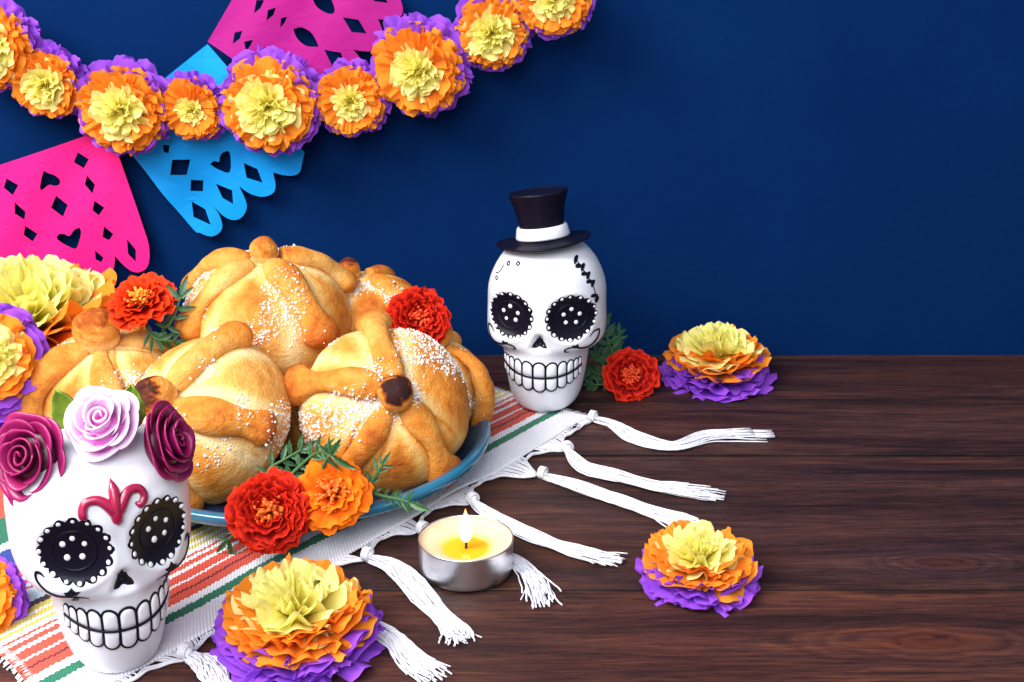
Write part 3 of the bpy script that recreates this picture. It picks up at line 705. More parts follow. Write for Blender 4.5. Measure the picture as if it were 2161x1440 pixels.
# ------------------------------------------------------------------ painted skulls
PROF = np.array([(-.36, .0, .0, .0), (-.34, .95, 1.6, .4), (-.27, 1.25, 1.95, .7), (.02, 1.68, 2.35, 1.0), (.75, 1.95, 2.64, 1.3), (2.0, 2.14, 2.85, 1.6), (2.75, 2.24, 2.92, 2.0), (3.15, 2.45, 2.95, 2.5),
                 (3.55, 2.98, 3.0, 2.6), (4.2, 3.10, 3.05, 2.8), (5.2, 3.08, 3.12, 2.9), (6.3, 3.02, 3.12, 3.0), (7.2, 2.70, 2.88, 2.7), (7.9, 2.22, 2.35, 2.25), (8.35, 1.70, 1.6, 1.6), (8.58, .95, .85, .9), (8.66, .0, .0, .0)])
PROF0 = PROF
def set_profile(cw, zc=1.0):               # cw widens and zc lowers the braincase of the skull
    global PROF, PT, order
    PROF = PROF0.copy(); k = 1 + (cw - 1) * np.clip((PROF[:, 0] - 2.9) / 1.6, 0, 1); PROF[:, 1] *= k; PROF[:, 3] *= k
    PROF[:, 0] = np.where(PROF[:, 0] > 5.6, 5.6 + (PROF[:, 0] - 5.6) * zc, PROF[:, 0])
    PT = smooth_path(PROF, 420); PT[:, 1:] = np.maximum(PT[:, 1:], 0); order = np.maximum.accumulate(PT[:, 0])
set_profile(1.0)
def pa(z, k): return np.interp(z, order, PT[:, k])
NE = 2.25
EYE = [(-1.53, 5.22), (1.53, 5.22)]
def dent(x, z):
    d = np.zeros_like(x)
    for ex, ez in EYE:
        q = ((x - ex) ** 2 + (z - ez) ** 2) / 1.15 ** 2
        d += .42 * np.exp(-q ** 1.6)
        d -= .10 * np.exp(-((np.sqrt(q) - 1.12) / .16) ** 2)
        d -= .20 * np.exp(-(((x - ex * 1.42) / .9) ** 2 + ((z - 3.75) / .38) ** 2))
        d += .22 * np.exp(-(((x - ex * .92) / .75) ** 2 + ((z - 3.0) / .42) ** 2))
    w = .16 + .26 * np.clip((4.35 - z) / .8, 0, 1)
    d += .45 * np.exp(-(np.abs(x) / w) ** 4) * np.exp(-((z - 3.95) / .42) ** 4)
    d -= .16 * np.exp(-((x / .6) ** 2 + ((z - 4.3) / .8) ** 2))
    d -= .10 * np.exp(-((x / 1.9) ** 2 + ((z - 2.0) / 1.0) ** 2))
    return d
def surf_y(x, z):
    q = np.clip(np.abs(x) / pa(z, 1), 0, .999)
    return -pa(z, 2) * (1 - q ** NE) ** (1 / NE) + dent(x, z)
def sp(x, z, off=0.0):
    x = np.atleast_1d(np.asarray(x, float)); z = np.atleast_1d(np.asarray(z, float))
    e = .02; y = surf_y(x, z)
    gx = np.clip((surf_y(x + e, z) - surf_y(x - e, z)) / (2 * e), -3, 3); gz = np.clip((surf_y(x, z + e) - surf_y(x, z - e)) / (2 * e), -3, 3)
    n = np.stack([gx, -np.ones_like(gx), gz], 1); n /= np.linalg.norm(n, axis=1)[:, None]
    return np.stack([x, y, z], 1) + n * off, n
DV, DF = sphere(12, 8)
dot_me = None
def stroke(mb, pts, w, n=26, off=.0, flat=.6, closed=False, taper=True):
    P2 = np.array(pts, float)
    P2 = smooth_path(np.vstack([P2, P2[:1]]) if closed else P2, n)
    if closed: P2 = P2[:-1]
    P3, nn = sp(P2[:, 0], P2[:, 1], off)
    w_ = np.broadcast_to(np.asarray(w, float), (2,)) if np.ndim(w) == 0 else np.asarray(w, float)
    rad = (1 + .07 * np.sin(np.linspace(0, 9, len(P3)) + pts[0][0] * 7)) * np.interp(np.linspace(0, 1, len(P3)), np.linspace(0, 1, len(w_)), w_)
    if taper and not closed: rad = rad * np.minimum(1, .35 + 6 * np.minimum(np.linspace(0, 1, len(P3)), np.linspace(1, 0, len(P3))))
    mb.add(*tube(P3, rad, 8, up=nn, flat=flat, closed=closed))
def paint_blob(mb, poly, off=.03):         # filled painted patch on the skull front
    P2 = np.array(poly, float); c = P2.mean(0); n = len(P2)
    rings = [c[None].repeat(n, 0) + (P2 - c) * f for f in (.05, .5, .9, 1.0)]
    V = np.vstack([sp(r[:, 0], r[:, 1], off * (1 if i < 3 else -.2))[0] for i, r in enumerate(rings)])
    mb.add(V, grid_faces(n, 4, True))
def build_skull(root, mirror_swirl=1, kind='rose'):
    global dot_me
    n, m = 200, 240
    PTm = smooth_path(PROF, m); PTm[:, 1:] = np.maximum(PTm[:, 1:], 0)
    th = np.linspace(-PI, PI, n, endpoint=False)
    s, c = np.sin(th), np.cos(th)
    sx_ = np.sign(s) * np.abs(s) ** (2 / NE); cx_ = np.sign(c) * np.abs(c) ** (2 / NE)
    X = PTm[:, 1][:, None] * sx_; Z = np.repeat(PTm[:, 0][:, None], n, 1)
    Y = np.where(c > 0, -PTm[:, 2][:, None] * cx_, -PTm[:, 3][:, None] * cx_)
    Y = Y + np.where(c > 0, dent(X, Z), 0)
    V = np.stack([X, Y, Z], -1).reshape(-1, 3)
    V = V * (1 + .006 * snoise(V, 1.1, 31 if kind == 'rose' else 32) * np.clip((V[:, 2] + .3) / .5, 0, 1))[:, None]
    mesh('skull_body', V, grid_faces(n, m, True), SKULL, root)
    if dot_me is None:
        dot_me = bpy.data.meshes.new('dot'); dot_me.from_pydata((DV * U).tolist(), [], DF); dot_me.materials.append(DOT)
        dot_me.polygons.foreach_set('use_smooth', np.ones(len(dot_me.polygons), bool))
    r_ = np.random.default_rng(3 if kind == 'rose' else 4)
    for ex, ez in EYE:
        nt, nr = 128, 16; ph = np.linspace(0, 2 * PI, nt, endpoint=False)
        Re = 1.16 + .14 * np.abs(np.cos(ph * 8)) ** .8
        V = []
        for j in range(nr + 1):
            f = j / nr; x = ex + Re * f * np.cos(ph) if j else ex + 0.001 * np.cos(ph); z = ez + Re * f * np.sin(ph) if j else ez + .001 * np.sin(ph)
            V.append(sp(x, z, .035 if j < nr else -.02)[0])
        ep = mesh('eye_patch', np.vstack(V), grid_faces(nt, nr + 1, True), BLACK, root)
        bu = MB(); q = np.linspace(0, 2 * PI, 41)[:-1]          # raised button ring inside the socket
        stroke(bu, np.stack([ex + .74 * np.cos(q), ez - .03 + .74 * np.sin(q)], 1), .05, 60, .035, .7, True); bu.build('button_ring', BLACK, ep)
        def dot(px, pz, rr):
            p, nn = sp(px, pz, .045); link('dot', dot_me, ep, mat4(p[0], frame(nn[0]), (rr, rr, rr * .55)))
        for k in range(16):
            a = 2 * PI * (k + r_.normal(0, .05)) / 16; dot(ex + 1.16 * math.cos(a), ez + 1.16 * math.sin(a), .086 * r_.uniform(.8, 1.2))
        for k in range(5):
            a = 2 * PI * k / 5 + .35 + r_.normal(0, .08); dot(ex + .40 * math.cos(a), ez + .03 + .40 * math.sin(a), .108 * r_.uniform(.85, 1.15))
    nb = MB(); paint_blob(nb, rnd([(0, 4.32), (.2, 4.05), (.4, 3.66), (.22, 3.57), (0, 3.64), (-.22, 3.57), (-.4, 3.66), (-.2, 4.05)], 5), .02)
    nb.build('nose_cavity', BLACK, root)
    # teeth: a row of rounded columns, each one upper and one lower tooth with a painted outline
    wd = np.array([7, 9, 11, 13.5, 16, 17.5, 16, 13.5, 11, 9, 7.0]); wd *= 132 / wd.sum(); ed = np.concatenate([[0], np.cumsum(wd)]) - 66
    mid = lambda p: 2.03 + .34 * (p / 66) ** 2
    for k in range(11):
        pc, hw = (ed[k] + ed[k + 1]) / 2, wd[k] / 2
        hgt = .82 - .36 * abs(pc / 66) ** 1.6
        for sgn in (1, -1):
            q = np.linspace(0, PI, 15)
            # outline in (angle, height): straight sides and a round end
            pp = np.concatenate([[pc - hw * .96, pc - hw * .96], pc - hw * .96 * np.cos(q), [pc + hw * .96, pc + hw * .96]])
            zz = np.concatenate([[.02, .3 * hgt], (.62 + .38 * np.sin(q)) * hgt, [.3 * hgt, .02]])
            xx = pa(mid(pp), 1) * .985 * np.sin(np.radians(pp)); zc = mid(pp) + sgn * zz
            cxy = np.array([xx.mean(), zc.mean()]); poly = np.stack([xx, zc], 1)
            tb = MB(); rings = [(0.02, .11), (.4, .11), (.7, .085), (.9, .04), (1.0, -.02)]
            Vt = np.vstack([sp(cxy[0] + (poly[:, 0] - cxy[0]) * f, cxy[1] + (poly[:, 1] - cxy[1]) * f, o_)[0] for f, o_ in rings])
            tb.add(Vt, grid_faces(len(poly), 5, True)); to = tb.build('tooth', SKULL, root)
            ob = MB(); P3, nn = sp(poly[:, 0], poly[:, 1], .03); ob.add(*tube(P3, .058 * (1 - .3 * abs(pc / 66)), 6, up=nn, flat=.8)); ob.build('outline', BLACK, to)
    pp = np.linspace(-66, 66, 60); ml = MB()
    P3, nn = sp(pa(mid(pp), 1) * .985 * np.sin(np.radians(pp)), mid(pp), .05); ml.add(*tube(P3, .058, 6, up=nn, flat=.8)); ml.build('mouth_line', BLACK, root)
    for sgn in (-1, 1):
        cs = MB()
        if kind == 'rose':
            stroke(cs, [(sgn * 2.62, 4.30), (sgn * 2.74, 4.42), (sgn * 2.86, 4.34), (sgn * 2.84, 4.05), (sgn * 2.62, 3.78), (sgn * 2.3, 3.66), (sgn * 1.9, 3.66), (sgn * 1.25, 3.48)], [.05, .055, .06, .06, .06, .05, .04], 40, .02)
            paint_blob(cs, [(sgn * 1.75, 3.62), (sgn * 1.55, 3.85), (sgn * 1.72, 3.86), (sgn * 1.85, 4.02), (sgn * 2.0, 3.86), (sgn * 2.12, 3.82), (sgn * 2.05, 3.66)][::sgn], .04)
            paint_blob(cs, [(sgn * 1.62, 3.62), (sgn * 1.78, 3.58), (sgn * 1.86, 3.40), (sgn * 1.72, 3.34), (sgn * 1.6, 3.46)], .04)
        else:
            stroke(cs, [(sgn * 2.45, 4.10), (sgn * 2.62, 4.32), (sgn * 2.86, 4.28), (sgn * 2.80, 3.92), (sgn * 2.5, 3.64), (sgn * 2.1, 3.62), (sgn * 1.7, 3.74), (sgn * 1.32, 3.62), (sgn * 1.28, 3.46), (sgn * 1.48, 3.42)], [.045, .05, .06, .06, .06, .05, .05, .05], 44, .02)
            paint_blob(cs, [(sgn * 1.72, 3.66), (sgn * 1.62, 3.86), (sgn * 1.8, 3.82), (sgn * 1.92, 3.90), (sgn * 1.98, 3.70)], .04)
        cs.build('cheek_swirl', BLACK, root)

def Rz(d): a = math.radians(d); return np.array([[math.cos(a), -math.sin(a), 0], [math.sin(a), math.cos(a), 0], [0, 0, 1]])
# --- skull with the rose crown
YAW_F = 31
po = G(272, 1432) + np.array([-1.0, 1.75, .56]); SKS = (.88, .90, 1.03); set_profile(1.10, .82)
Rx = lambda d: np.array([[1, 0, 0], [0, math.cos(math.radians(d)), -math.sin(math.radians(d))], [0, math.sin(math.radians(d)), math.cos(math.radians(d))]])
Rf = Rz(YAW_F) @ Rx(4); skf = thing('painted_skull', 'white painted ceramic skull with a crown of roses in front', 'skull', po, rot3(Rf), SKS, 'painted ceramic skulls')
build_skull(skf, 1, 'rose')
em = MB()
ez = lambda pts: [(x * 1.05, 6.05 + (z - 5.98) * .90) for x, z in pts]
stroke(em, ez([(0, 5.98), (-.02, 6.3), (0.0, 6.75), (.02, 7.15), (.0, 7.5)]), [.14, .22, .25, .20, .04], 30, .03, .8)
stroke(em, ez([(.02, 6.2), (-.2, 6.65), (-.55, 6.95), (-.95, 6.92), (-1.12, 6.6), (-1.02, 6.38)]), [.19, .19, .18, .17, .16, .13], 34, .03, .8)
stroke(em, ez([(.0, 6.2), (.22, 6.7), (.52, 7.02), (.88, 7.0), (1.02, 6.72), (.86, 6.5), (.66, 6.6)]), [.19, .19, .18, .17, .16, .13, .10], 40, .03, .8)
em.build('forehead_emblem', WINE_PAINT, skf)

def rose(root, loc, axis, R, mat, seed, H=.85, xdir=(1, 0, 0), open_=1.0):
    Rm = frame(axis, xdir); r_ = np.random.default_rng(seed)
    base = MB()
    # spiral heart plus a solid underside
    q = np.linspace(0, 1, 60); tt_ = np.linspace(0, 1, 8); qq, t2 = np.meshgrid(q, tt_)
    ang = qq * 2 * PI * 1.9; rad = R * (.07 + .26 * qq) * (.72 + .42 * t2)
    z = R * H * (.35 + .62 * t2 * (1 - .12 * qq) + .05 * np.sin(ang * 1.5))
    V = np.stack([rad * np.cos(ang), rad * np.sin(ang), z], -1).reshape(-1, 3); base.add(V, grid_faces(60, 8), (t2 ** 2 * .9).ravel())
    Vb, Fb = lathe([(0.001, -.15 * R), (.55 * R, -.12 * R), (.82 * R, .10 * R), (.80 * R, .30 * R), (.62 * R, .46 * R), (.3 * R, .55 * R), (.001, .5 * R)], 28); base.add(Vb, Fb, np.full(len(Vb), .0))
    V = np.vstack(base.V); T_ = np.concatenate(base.T)
    ro = mesh('rose', V, base.F, mat, root, t=T_)
    ro.matrix_local = mat4(loc, Rm)
    md = ro.modifiers.new('thickness', 'SOLIDIFY'); md.thickness = .05 * R * U; md.offset = 0
    for (cnt, r0, r1, h, span, lip, z0) in ((3, .26, .46, .94, 1.35, .04, .14), (4, .38, .66, .88, 1.15, .10, .08), (5, .50, .86, .76, 1.02, .16, .03), (6, .60, 1.04, .58, .92, .22, -.02)):
        ph = r_.uniform(0, 6)
        for k in range(cnt):
            thc = ph + 2 * PI * (k + r_.uniform(-.08, .08)) / cnt; s = np.linspace(-1, 1, 15); t3 = np.linspace(0, 1, 12); ss, tq = np.meshgrid(s, t3)
            edge = 1 - .26 * np.abs(ss) ** 4 + .04 * np.sin(ss * 4 + thc * 3)
            te = tq * edge
            rad = R * (r0 + (r1 - r0) * te ** 1.3 * open_ + lip * np.clip(te - .62, 0, 1) ** 1.5 * 2.2 * open_) * (1 + .06 * ss * (1 if k % 2 else -1)) + R * .06 * np.sin(ss * 3 + te * 4 + thc * 5) * te
            z = R * (z0 + h * H * (te - lip * 1.1 * np.clip(te - .66, 0, 1) ** 2 * 3.2))
            th = thc + ss * span * (.72 + .28 * np.sin(tq * PI * .62))
            V = np.stack([rad * np.cos(th), rad * np.sin(th), z], -1).reshape(-1, 3)
            pt = mesh('petal', V, grid_faces(15, 12), mat, ro, t=te.ravel())
            md = pt.modifiers.new('thickness', 'SOLIDIFY'); md.thickness = .045 * R * U; md.offset = 0
    return ro
Wl = lambda v: Rf.T @ np.asarray(v, float)      # direction seen from the camera -> skull's own frame
def on_skull(x, y, dy): return Wl(W(x, y, po[1] + dy) - po) / np.array(SKS)
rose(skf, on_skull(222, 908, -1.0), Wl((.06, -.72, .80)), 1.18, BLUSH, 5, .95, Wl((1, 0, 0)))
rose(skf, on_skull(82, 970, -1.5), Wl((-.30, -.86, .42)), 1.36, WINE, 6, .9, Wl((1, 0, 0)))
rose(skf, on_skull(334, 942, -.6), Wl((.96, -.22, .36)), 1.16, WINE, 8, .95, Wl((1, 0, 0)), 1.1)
def glaze_leaf(root, loc, ax, nrm, L, wd_, mat, name='leaf'):
    ax = np.asarray(ax, float); ax /= np.linalg.norm(ax); nrm = np.asarray(nrm, float); sd = np.cross(ax, nrm); sd /= np.linalg.norm(sd); nrm = np.cross(sd, ax)
    s = np.linspace(-1, 1, 9); t_ = np.linspace(0, 1, 14); ss, tt_ = np.meshgrid(s, t_)
    w_ = wd_ * np.sin(PI * np.clip(tt_, .02, .985) ** .8) ** .7 * (1 + .06 * np.sin(tt_ * 24))
    V = (np.asarray(loc) + ax * (tt_ * L)[..., None] + sd * (ss * w_)[..., None] + nrm * (.16 * wd_ * np.abs(ss) + .18 * L * tt_ ** 2 - .03 * np.sin(tt_ * 22 - np.abs(ss) * 4))[..., None]).reshape(-1, 3)
    o = mesh(name, V, grid_faces(9, 14), mat, root); md = o.modifiers.new('thickness', 'SOLIDIFY'); md.thickness = .09 * U; md.offset = 0
    return o
glaze_leaf(skf, on_skull(165, 925, -.3), Wl((-.40, .25, 1.0)), Wl((.0, -1, .3)), 1.75, .58, GREEN_GLAZE)
glaze_leaf(skf, on_skull(280, 905, -.3), Wl((.05, .35, 1.0)), Wl((0, -1, .3)), 1.45, .50, GREEN_GLAZE)

# --- skull with the top hat
YAW_B = -9; set_profile(1.0)
pb = G(1138, 879) + np.array([.42, 2.0, .5])
Rb = Rz(YAW_B); skb = thing('painted_skull', 'white painted ceramic skull wearing a black top hat', 'skull', pb, rot3(Rb), 1.0, 'painted ceramic skulls')
build_skull(skb, 1, 'hat')
Wb = lambda v: Rb.T @ np.asarray(v, float)
hz = Wb((-.12, .10, 1.0)); Hm = frame(hz, Wb((1, 0, .12))); ho = Wb((-.22, -.20, 8.42))
def hatpart(name, V, F, mat, parent=skb):
    return mesh(name, V @ Hm.T + ho, F, mat, parent)
nb_, nr_ = 72, 12; th = np.linspace(0, 2 * PI, nb_, endpoint=False); V = []
prof_b = [(1.2, .42), (1.4, .28), (1.7, .16), (2.05, .10), (2.3, .13), (2.42, .17), (2.46, .11), (2.42, .03), (2.2, -.06), (1.8, -.08), (1.2, -.05)]
for r, z in prof_b:
    curl_ = (r / 2.4) ** 2 * (.10 * np.cos(2 * th))
    V.append(np.stack([r * np.cos(th) * 1.0, r * np.sin(th) * .95, z + curl_], 1))
brim = hatpart('hat_brim', np.vstack(V), grid_faces(nb_, len(prof_b), True), BLACK)
Vc, Fc = lathe(smooth_path(np.array([(1.24, .2), (1.16, .8), (1.20, 1.3), (1.32, 1.9), (1.48, 2.42), (1.53, 2.58), (1.50, 2.66), (1.42, 2.66), (1.3, 2.60), (.7, 2.57), (.001, 2.57)]), 46).tolist(), 64)
hatpart('hat_crown', Vc, Fc, BLACK)
Vh, Fh = lathe([(1.2, .30), (1.38, .32), (1.40, .40), (1.30, .86), (1.25, .92), (1.1, .92)], 64); hatpart('hat_band', Vh, Fh, SKULL)
# painted vine of leaves on the side of the head and small marks on the other side
vn = MB()
for k, (x, z) in enumerate(((1.62, 7.98), (1.80, 7.72), (1.98, 7.62), (2.10, 7.34), (2.26, 7.22), (2.36, 6.94), (2.50, 6.80), (2.62, 6.2), (2.72, 5.95))):
    c_ = np.array([x, z]); a = math.radians(-20 if k % 2 else -95); ax_ = np.array([math.cos(a), math.sin(a)]); sd_ = np.array([-ax_[1], ax_[0]])
    P2 = [c_ + ax_ * .17 * math.cos(q) + sd_ * .085 * math.sin(q) * (1 - .35 * math.cos(q)) for q in np.linspace(0, 2 * PI, 18, endpoint=False)]
    P2 = [(min(p_[0], pa(p_[1], 1) * .97), p_[1]) for p_ in P2]
    paint_blob(vn, P2, .035)
stroke(vn, [(1.55, 8.08), (1.88, 7.70), (2.2, 7.26), (2.45, 6.85), (2.62, 6.4), (2.72, 5.8)], .035, 24, .015)
vn.build('leaf_vine', BLACK, skb)
mk = MB()
for x, z in ((-1.75, 7.72), (-1.22, 7.82)):
    stroke(mk, [(x - .09, z - .03), (x, z + .07), (x + .08, z), (x, z - .09)], .035, 16, .02, closed=True)
stroke(mk, [(-1.98, 7.62), (-2.2, 7.25), (-2.46, 7.08)], .03, 16, .02)
stroke(mk, [(-2.43, 6.92), (-2.35, 7.0), (-2.29, 6.9), (-2.37, 6.84)], .03, 16, .02, closed=True)
mk.build('temple_marks', BLACK, skb)

# ------------------------------------------------------------------ marigolds and their leaves
def petal_mesh(seed):
    r_ = np.random.default_rng(seed); s = np.linspace(-1, 1, 9); t_ = np.linspace(0, 1, 8); ss, tt_ = np.meshgrid(s, t_)
    tip = 1 - .14 * np.abs(ss) ** 2.5 + .05 * np.sin(ss * 7 + r_.uniform(0, 6)) - .05 * np.exp(-(ss / .25) ** 2)
    L = tt_ * (tip * tt_ + 1 - tt_)
    w_ = (.10 + .46 * np.sin(np.clip(tt_, 0, 1) * PI * .58) ** 1.1)
    z = .16 * L ** 1.6 - .20 * L ** 3 + .11 * tt_ ** 2 * np.sin(ss * 5.5 + r_.uniform(0, 6)) + .10 * np.abs(ss) ** 2 * tt_ * r_.uniform(-.4, 1.2)
    V = np.stack([L, ss * w_, z], -1).reshape(-1, 3)
    me = bpy.data.meshes.new('petal'); me.from_pydata((V * U).tolist(), [], grid_faces(9, 8)); me.polygons.foreach_set('use_smooth', np.ones(len(me.polygons), bool))
    ed = np.maximum(tt_ / np.maximum(tip, .1) * 1.0, np.abs(ss) ** 2 * .98 * (tt_ > .3)).ravel()
    at = me.attributes.new('t', 'FLOAT', 'POINT'); at.data.foreach_set('value', ed.astype(np.float32))
    return me
PETALS = [petal_mesh(800 + k) for k in range(5)]
PET = {}
def petals_for(mat):
    if mat.name not in PET:
        L_ = []
        for m in PETALS: c = m.copy(); c.materials.append(mat); L_.append(c)
        PET[mat.name] = L_
    return PET[mat.name]
def leaf_mesh():
    s = np.linspace(-1, 1, 5); t_ = np.linspace(0, 1, 12); ss, tt_ = np.meshgrid(s, t_)
    w_ = .13 * np.sin(PI * np.clip(tt_, .02, .99) ** .75) * (1 + .22 * np.sin(tt_ * 40))
    V = np.stack([tt_, ss * w_, .05 * np.abs(ss) * 1.0 - .16 * tt_ ** 2], -1).reshape(-1, 3)
    me = bpy.data.meshes.new('leaf'); me.from_pydata((V * U).tolist(), [], grid_faces(5, 12)); me.polygons.foreach_set('use_smooth', np.ones(len(me.polygons), bool))
    at = me.attributes.new('t', 'FLOAT', 'POINT'); at.data.foreach_set('value', np.abs(ss).ravel().astype(np.float32)); me.materials.append(LEAF)
    return me
LEAFM = leaf_mesh()
def marigold(label, loc, axis, R, mat, fmat, seed, rings, frad=.36, sprigs=()):
    Rm = frame(axis, CR); r_ = np.random.default_rng(seed)
    root = thing('marigold', label, 'marigold', loc, rot3(Rm), group='fresh marigold flowers'); pm = petals_for(mat)
    for (cnt, r0, ln, el, z0) in rings:
        ph = r_.uniform(0, 6)
        for k in range(cnt):
            th = ph + 2 * PI * (k + r_.uniform(-.2, .2)) / cnt; e = math.radians(el + r_.normal(0, 8)); roll = r_.normal(0, .16)
            d = np.array([math.cos(th) * math.cos(e), math.sin(th) * math.cos(e), math.sin(e)]); sd = np.array([-math.sin(th), math.cos(th), 0]); nn = np.cross(d, sd)
            sd2 = sd * math.cos(roll) + nn * math.sin(roll); nn = np.cross(d, sd2)
            p = np.array([math.cos(th), math.sin(th), 0]) * r0 * R + [0, 0, z0 * R]
            L_ = ln * R * r_.uniform(.9, 1.1)
            link('petal', pm[int(r_.integers(0, 5))], root, mat4(p, np.stack([d, sd2, nn], 1), (L_, L_ * r_.uniform(.95, 1.2), L_)))
    fl = MB()
    for k in range(70):
        a = r_.uniform(0, 2 * PI); q = math.sqrt(r_.uniform(0, 1)) * frad * R; d = np.array([math.cos(a), math.sin(a), 0])
        b = d * q * .5 + [0, 0, .1 * R]; lean = .5 + r_.uniform(0, .4); e = d * q * 1.05 + np.array([0, 0, R * (.30 + .18 * (1 - q / (frad * R)) + r_.uniform(-.05, .07))])
        P_ = smooth_path([b, (b + e) / 2 + r_.normal(0, .02 * R, 3), e, e + d * r_.uniform(.03, .10) * R + r_.normal(0, .03 * R, 3)], 7)
        fl.add(*tube(P_, np.linspace(.028, .05, 7) * R, 5))
    stuff(fl.build('florets', fmat, root))
    cal, cf = lathe([(.001, -.55 * R), (.1 * R, -.5 * R), (.2 * R, -.3 * R), (.28 * R, -.05 * R), (.2 * R, .1 * R), (.001, .12 * R)], 16); mesh('calyx', cal, cf, STEM, root)
    inv = Rm.T
    for path, leaves in sprigs:                # path in world centimetres relative to the flower, leaves = list of (s, length, side angle)
        Pl = smooth_path((np.array(path) @ inv.T), 24); sb = MB(); sb.add(*tube(Pl, np.linspace(.10, .05, 24), 7)); st = sb.build('stem', STEM, root)
        T_ = np.gradient(Pl, axis=0); T_ /= np.linalg.norm(T_, axis=1)[:, None]
        for (s_, L_, ang, tilt) in leaves:
            i = int(s_ * 23); t0 = T_[i]; view = inv @ CT; sd = np.cross(view, t0); sd /= np.linalg.norm(sd); up = np.cross(t0, sd)
            a = math.radians(ang); d = t0 * math.cos(a) + sd * math.sin(a) + up * tilt; d /= np.linalg.norm(d)
            s2 = np.cross(up, d); s2 /= np.linalg.norm(s2); n2 = np.cross(d, s2)
            link('leaf', LEAFM, st, mat4(Pl[i], np.stack([d, s2, n2], 1), (L_, L_ * 1.05, L_)))
    return root
def pinnate(n, L0, L1, seed, a0=48, tip=True):
    r_ = np.random.default_rng(seed); o = []
    for k in range(n):
        s_ = .25 + .72 * k / max(n - 1, 1)
        for sg in (-1, 1): o.append((s_, L0 + (L1 - L0) * k / max(n - 1, 1) + r_.normal(0, .06), sg * (a0 + r_.normal(0, 10)), r_.normal(0, .2)))
    if tip: o.append((1.0, L1 * 1.1, 0, 0))
    return o
def vp(dx, dy, dz=0.0): return dx * CR + dy * CU + dz * CT
DOUBLE = [(14, .34, .68, 4, 0), (14, .30, .62, 18, .06), (13, .26, .52, 32, .12), (11, .22, .42, 46, .17), (9, .17, .34, 58, .22)]
LOOSE = [(10, .26, .76, 6, 0), (9, .22, .66, 24, .07), (7, .18, .48, 42, .12), (5, .16, .32, 55, .16)]
marigold('deep red marigold lying on the front rim of the plate', W(570, 1080, 44.2), view_axis(.02, .16, .98), 1.62, RED_PETAL, FLORET_O, 901, DOUBLE, .34,
         [([vp(-.3, .9, -.9), vp(-.2, 1.6, -.9), vp(.4, 2.0, -1.0), vp(1.1, 2.4, -.9)], pinnate(5, .7, .8, 1)), ([vp(.2, .9, -.9), vp(.9, 1.6, -.9), vp(1.6, 2.2, -.7), vp(2.1, 2.4, -.4)], pinnate(5, .75, .85, 2)),
          ([vp(-1.2, -.6, -.8), vp(-1.6, -1.0, -.9), vp(-1.9, -1.3, -1.0)], pinnate(2, .6, .8, 3))])
marigold('bright orange marigold lying on the front rim of the plate', W(702, 1042, 45.0), view_axis(.10, .14, .97), 1.56, ORANGE_PETAL, FLORET_O, 902, LOOSE, .42,
         [([vp(.8, .2, -.8), vp(1.9, -.15, -.6), vp(2.6, -.25, -.3), vp(3.1, -.35, .0)], pinnate(6, .45, .55, 4, 62) + [(1.0, 1.1, -6, 0)]), ([vp(1.3, .1, -.9), vp(1.7, .7, -.8), vp(1.95, 1.1, -.7)], pinnate(3, .5, .6, 5)),
          ([vp(-.4, 1.0, .3), vp(-.1, 1.5, .7), vp(.1, 1.65, .9)], [(1.0, 1.35, -55, .1), (1.0, 1.0, 20, 0), (1.0, .8, 60, 0), (.6, .8, -100, 0), (1.0, .9, 120, 0)])])
marigold('orange red marigold resting on the knob of the left bread', W(300, 640, 54.2), view_axis(-.10, .62, .72), 1.58, ORED_PETAL, FLORET_Y, 903, DOUBLE, .36,
         [([vp(.6, -.9, -.2), vp(1.1, -1.1, 0), vp(1.5, -.6, .1), vp(1.8, .3, .1)], pinnate(5, .7, 1.0, 6)), ([vp(.2, -1.0, 0), vp(.5, -1.5, .2), vp(.9, -1.7, .2), vp(1.5, -1.75, 0)], pinnate(6, .8, .7, 7))])
marigold('red marigold resting at the back right of the bread heap', W(884, 672, 55.6), view_axis(.30, .12, .94), 1.5, RED_PETAL, FLORET_R, 904, DOUBLE, .36)
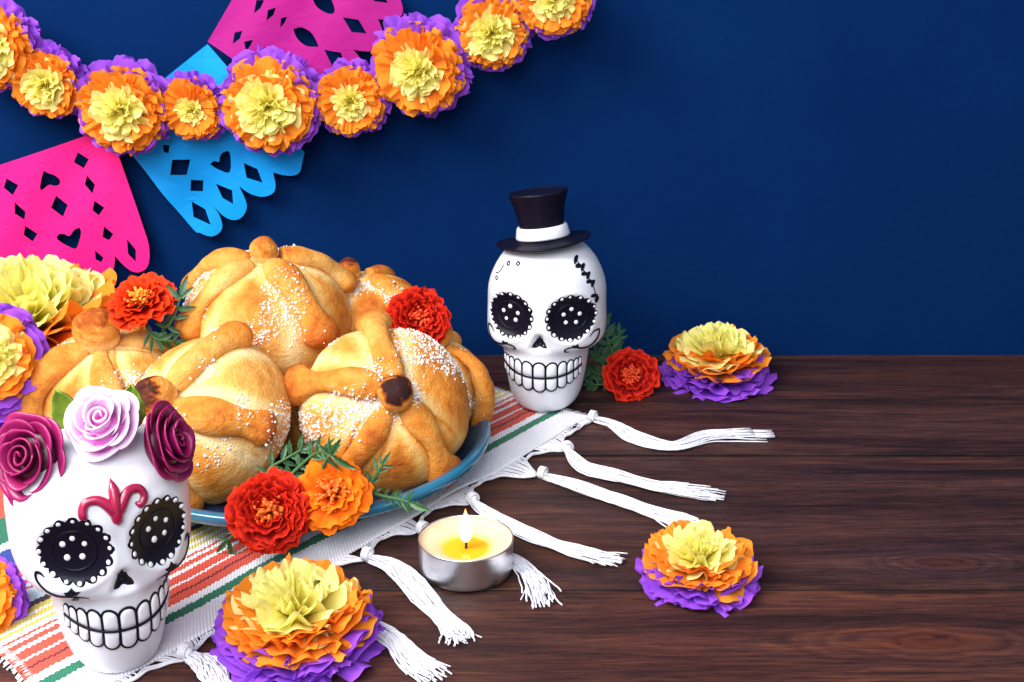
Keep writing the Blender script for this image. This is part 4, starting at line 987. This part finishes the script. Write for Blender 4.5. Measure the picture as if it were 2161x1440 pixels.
marigold('red marigold lying on the table behind the hat skull', G(1330, 838) + np.array([0, .5, 1.05]), view_axis(.06, .10, .98), 1.5, RED_PETAL, FLORET_R, 905, LOOSE, .30,
         [([vp(-.4, .4, -.8), vp(-.9, 1.3, -1.1), vp(-1.2, 2.2, -1.3), vp(-1.35, 3.0, -1.4)], pinnate(7, 1.0, .9, 8, 55)), ([vp(-.5, .2, -.9), vp(-1.4, .9, -1.1), vp(-2.0, 1.6, -1.3)], pinnate(6, 1.0, .8, 9)),
          ([vp(-.5, -.1, -.8), vp(-1.3, .0, -.8), vp(-2.1, .2, -.9)], pinnate(6, .9, .8, 10)), ([vp(-.3, .5, -1.0), vp(-.6, 1.4, -1.3), vp(-.5, 2.3, -1.6)], pinnate(5, .8, .7, 12)),
          ([vp(-.6, -.3, -.8), vp(-1.5, -.5, -.7), vp(-2.2, -.5, -.8)], pinnate(5, .8, .6, 14))])

# ------------------------------------------------------------------ tealight candle
tl = G(984, 1203); tea = thing('tealight_candle', 'lit tealight in a silver metal cup among the tassels', 'candle', tl + [0, 0, .01])
Vt, Ft = lathe([(0.001, .03), (1.70, .03), (1.80, .06), (1.86, .14), (1.88, .3), (1.90, 1.40), (1.915, 1.46), (1.90, 1.49), (1.865, 1.48), (1.85, 1.40), (1.84, .4)], 96); mesh('metal_cup', Vt, Ft, ALU, tea)
wp = [(0.001, .98), (.5, .98), (.86, .985), (1.0, 1.03), (1.3, 1.16), (1.6, 1.24), (1.75, 1.30), (1.845, 1.36)]
WP = smooth_path(np.array(wp), 40); Vw, Fw = lathe(WP.tolist(), 96); mesh('wax', Vw, Fw, WAX, tea, t=np.hypot(Vw[:, 0], Vw[:, 1]) / 1.85)
wk = MB(); wk.add(*tube(smooth_path([(0, 0, .95), (.01, 0, 1.15), (.03, -.01, 1.32), (.02, 0, 1.42)], 10), .055, 8)); wk.build('wick', WICK, tea)
fp = smooth_path(np.array([(0.001, 1.28), (.14, 1.34), (.24, 1.56), (.25, 1.78), (.19, 2.12), (.09, 2.46), (.001, 2.78)]), 30)
Vf, Ff = lathe(fp.tolist(), 24); mesh('flame', Vf, Ff, FLAME, tea, t=np.clip((Vf[:, 2] - 1.28) / 1.5, 0, 1))
pl = bpy.data.lights.new('candle_light', 'POINT'); pl.energy = .006; pl.color = (1, .72, .38); pl.shadow_soft_size = .25 * U
plo = bpy.data.objects.new('candle_light', pl); col.objects.link(plo); plo.parent = tea; plo.location = (0, 0, 2.75 * U)
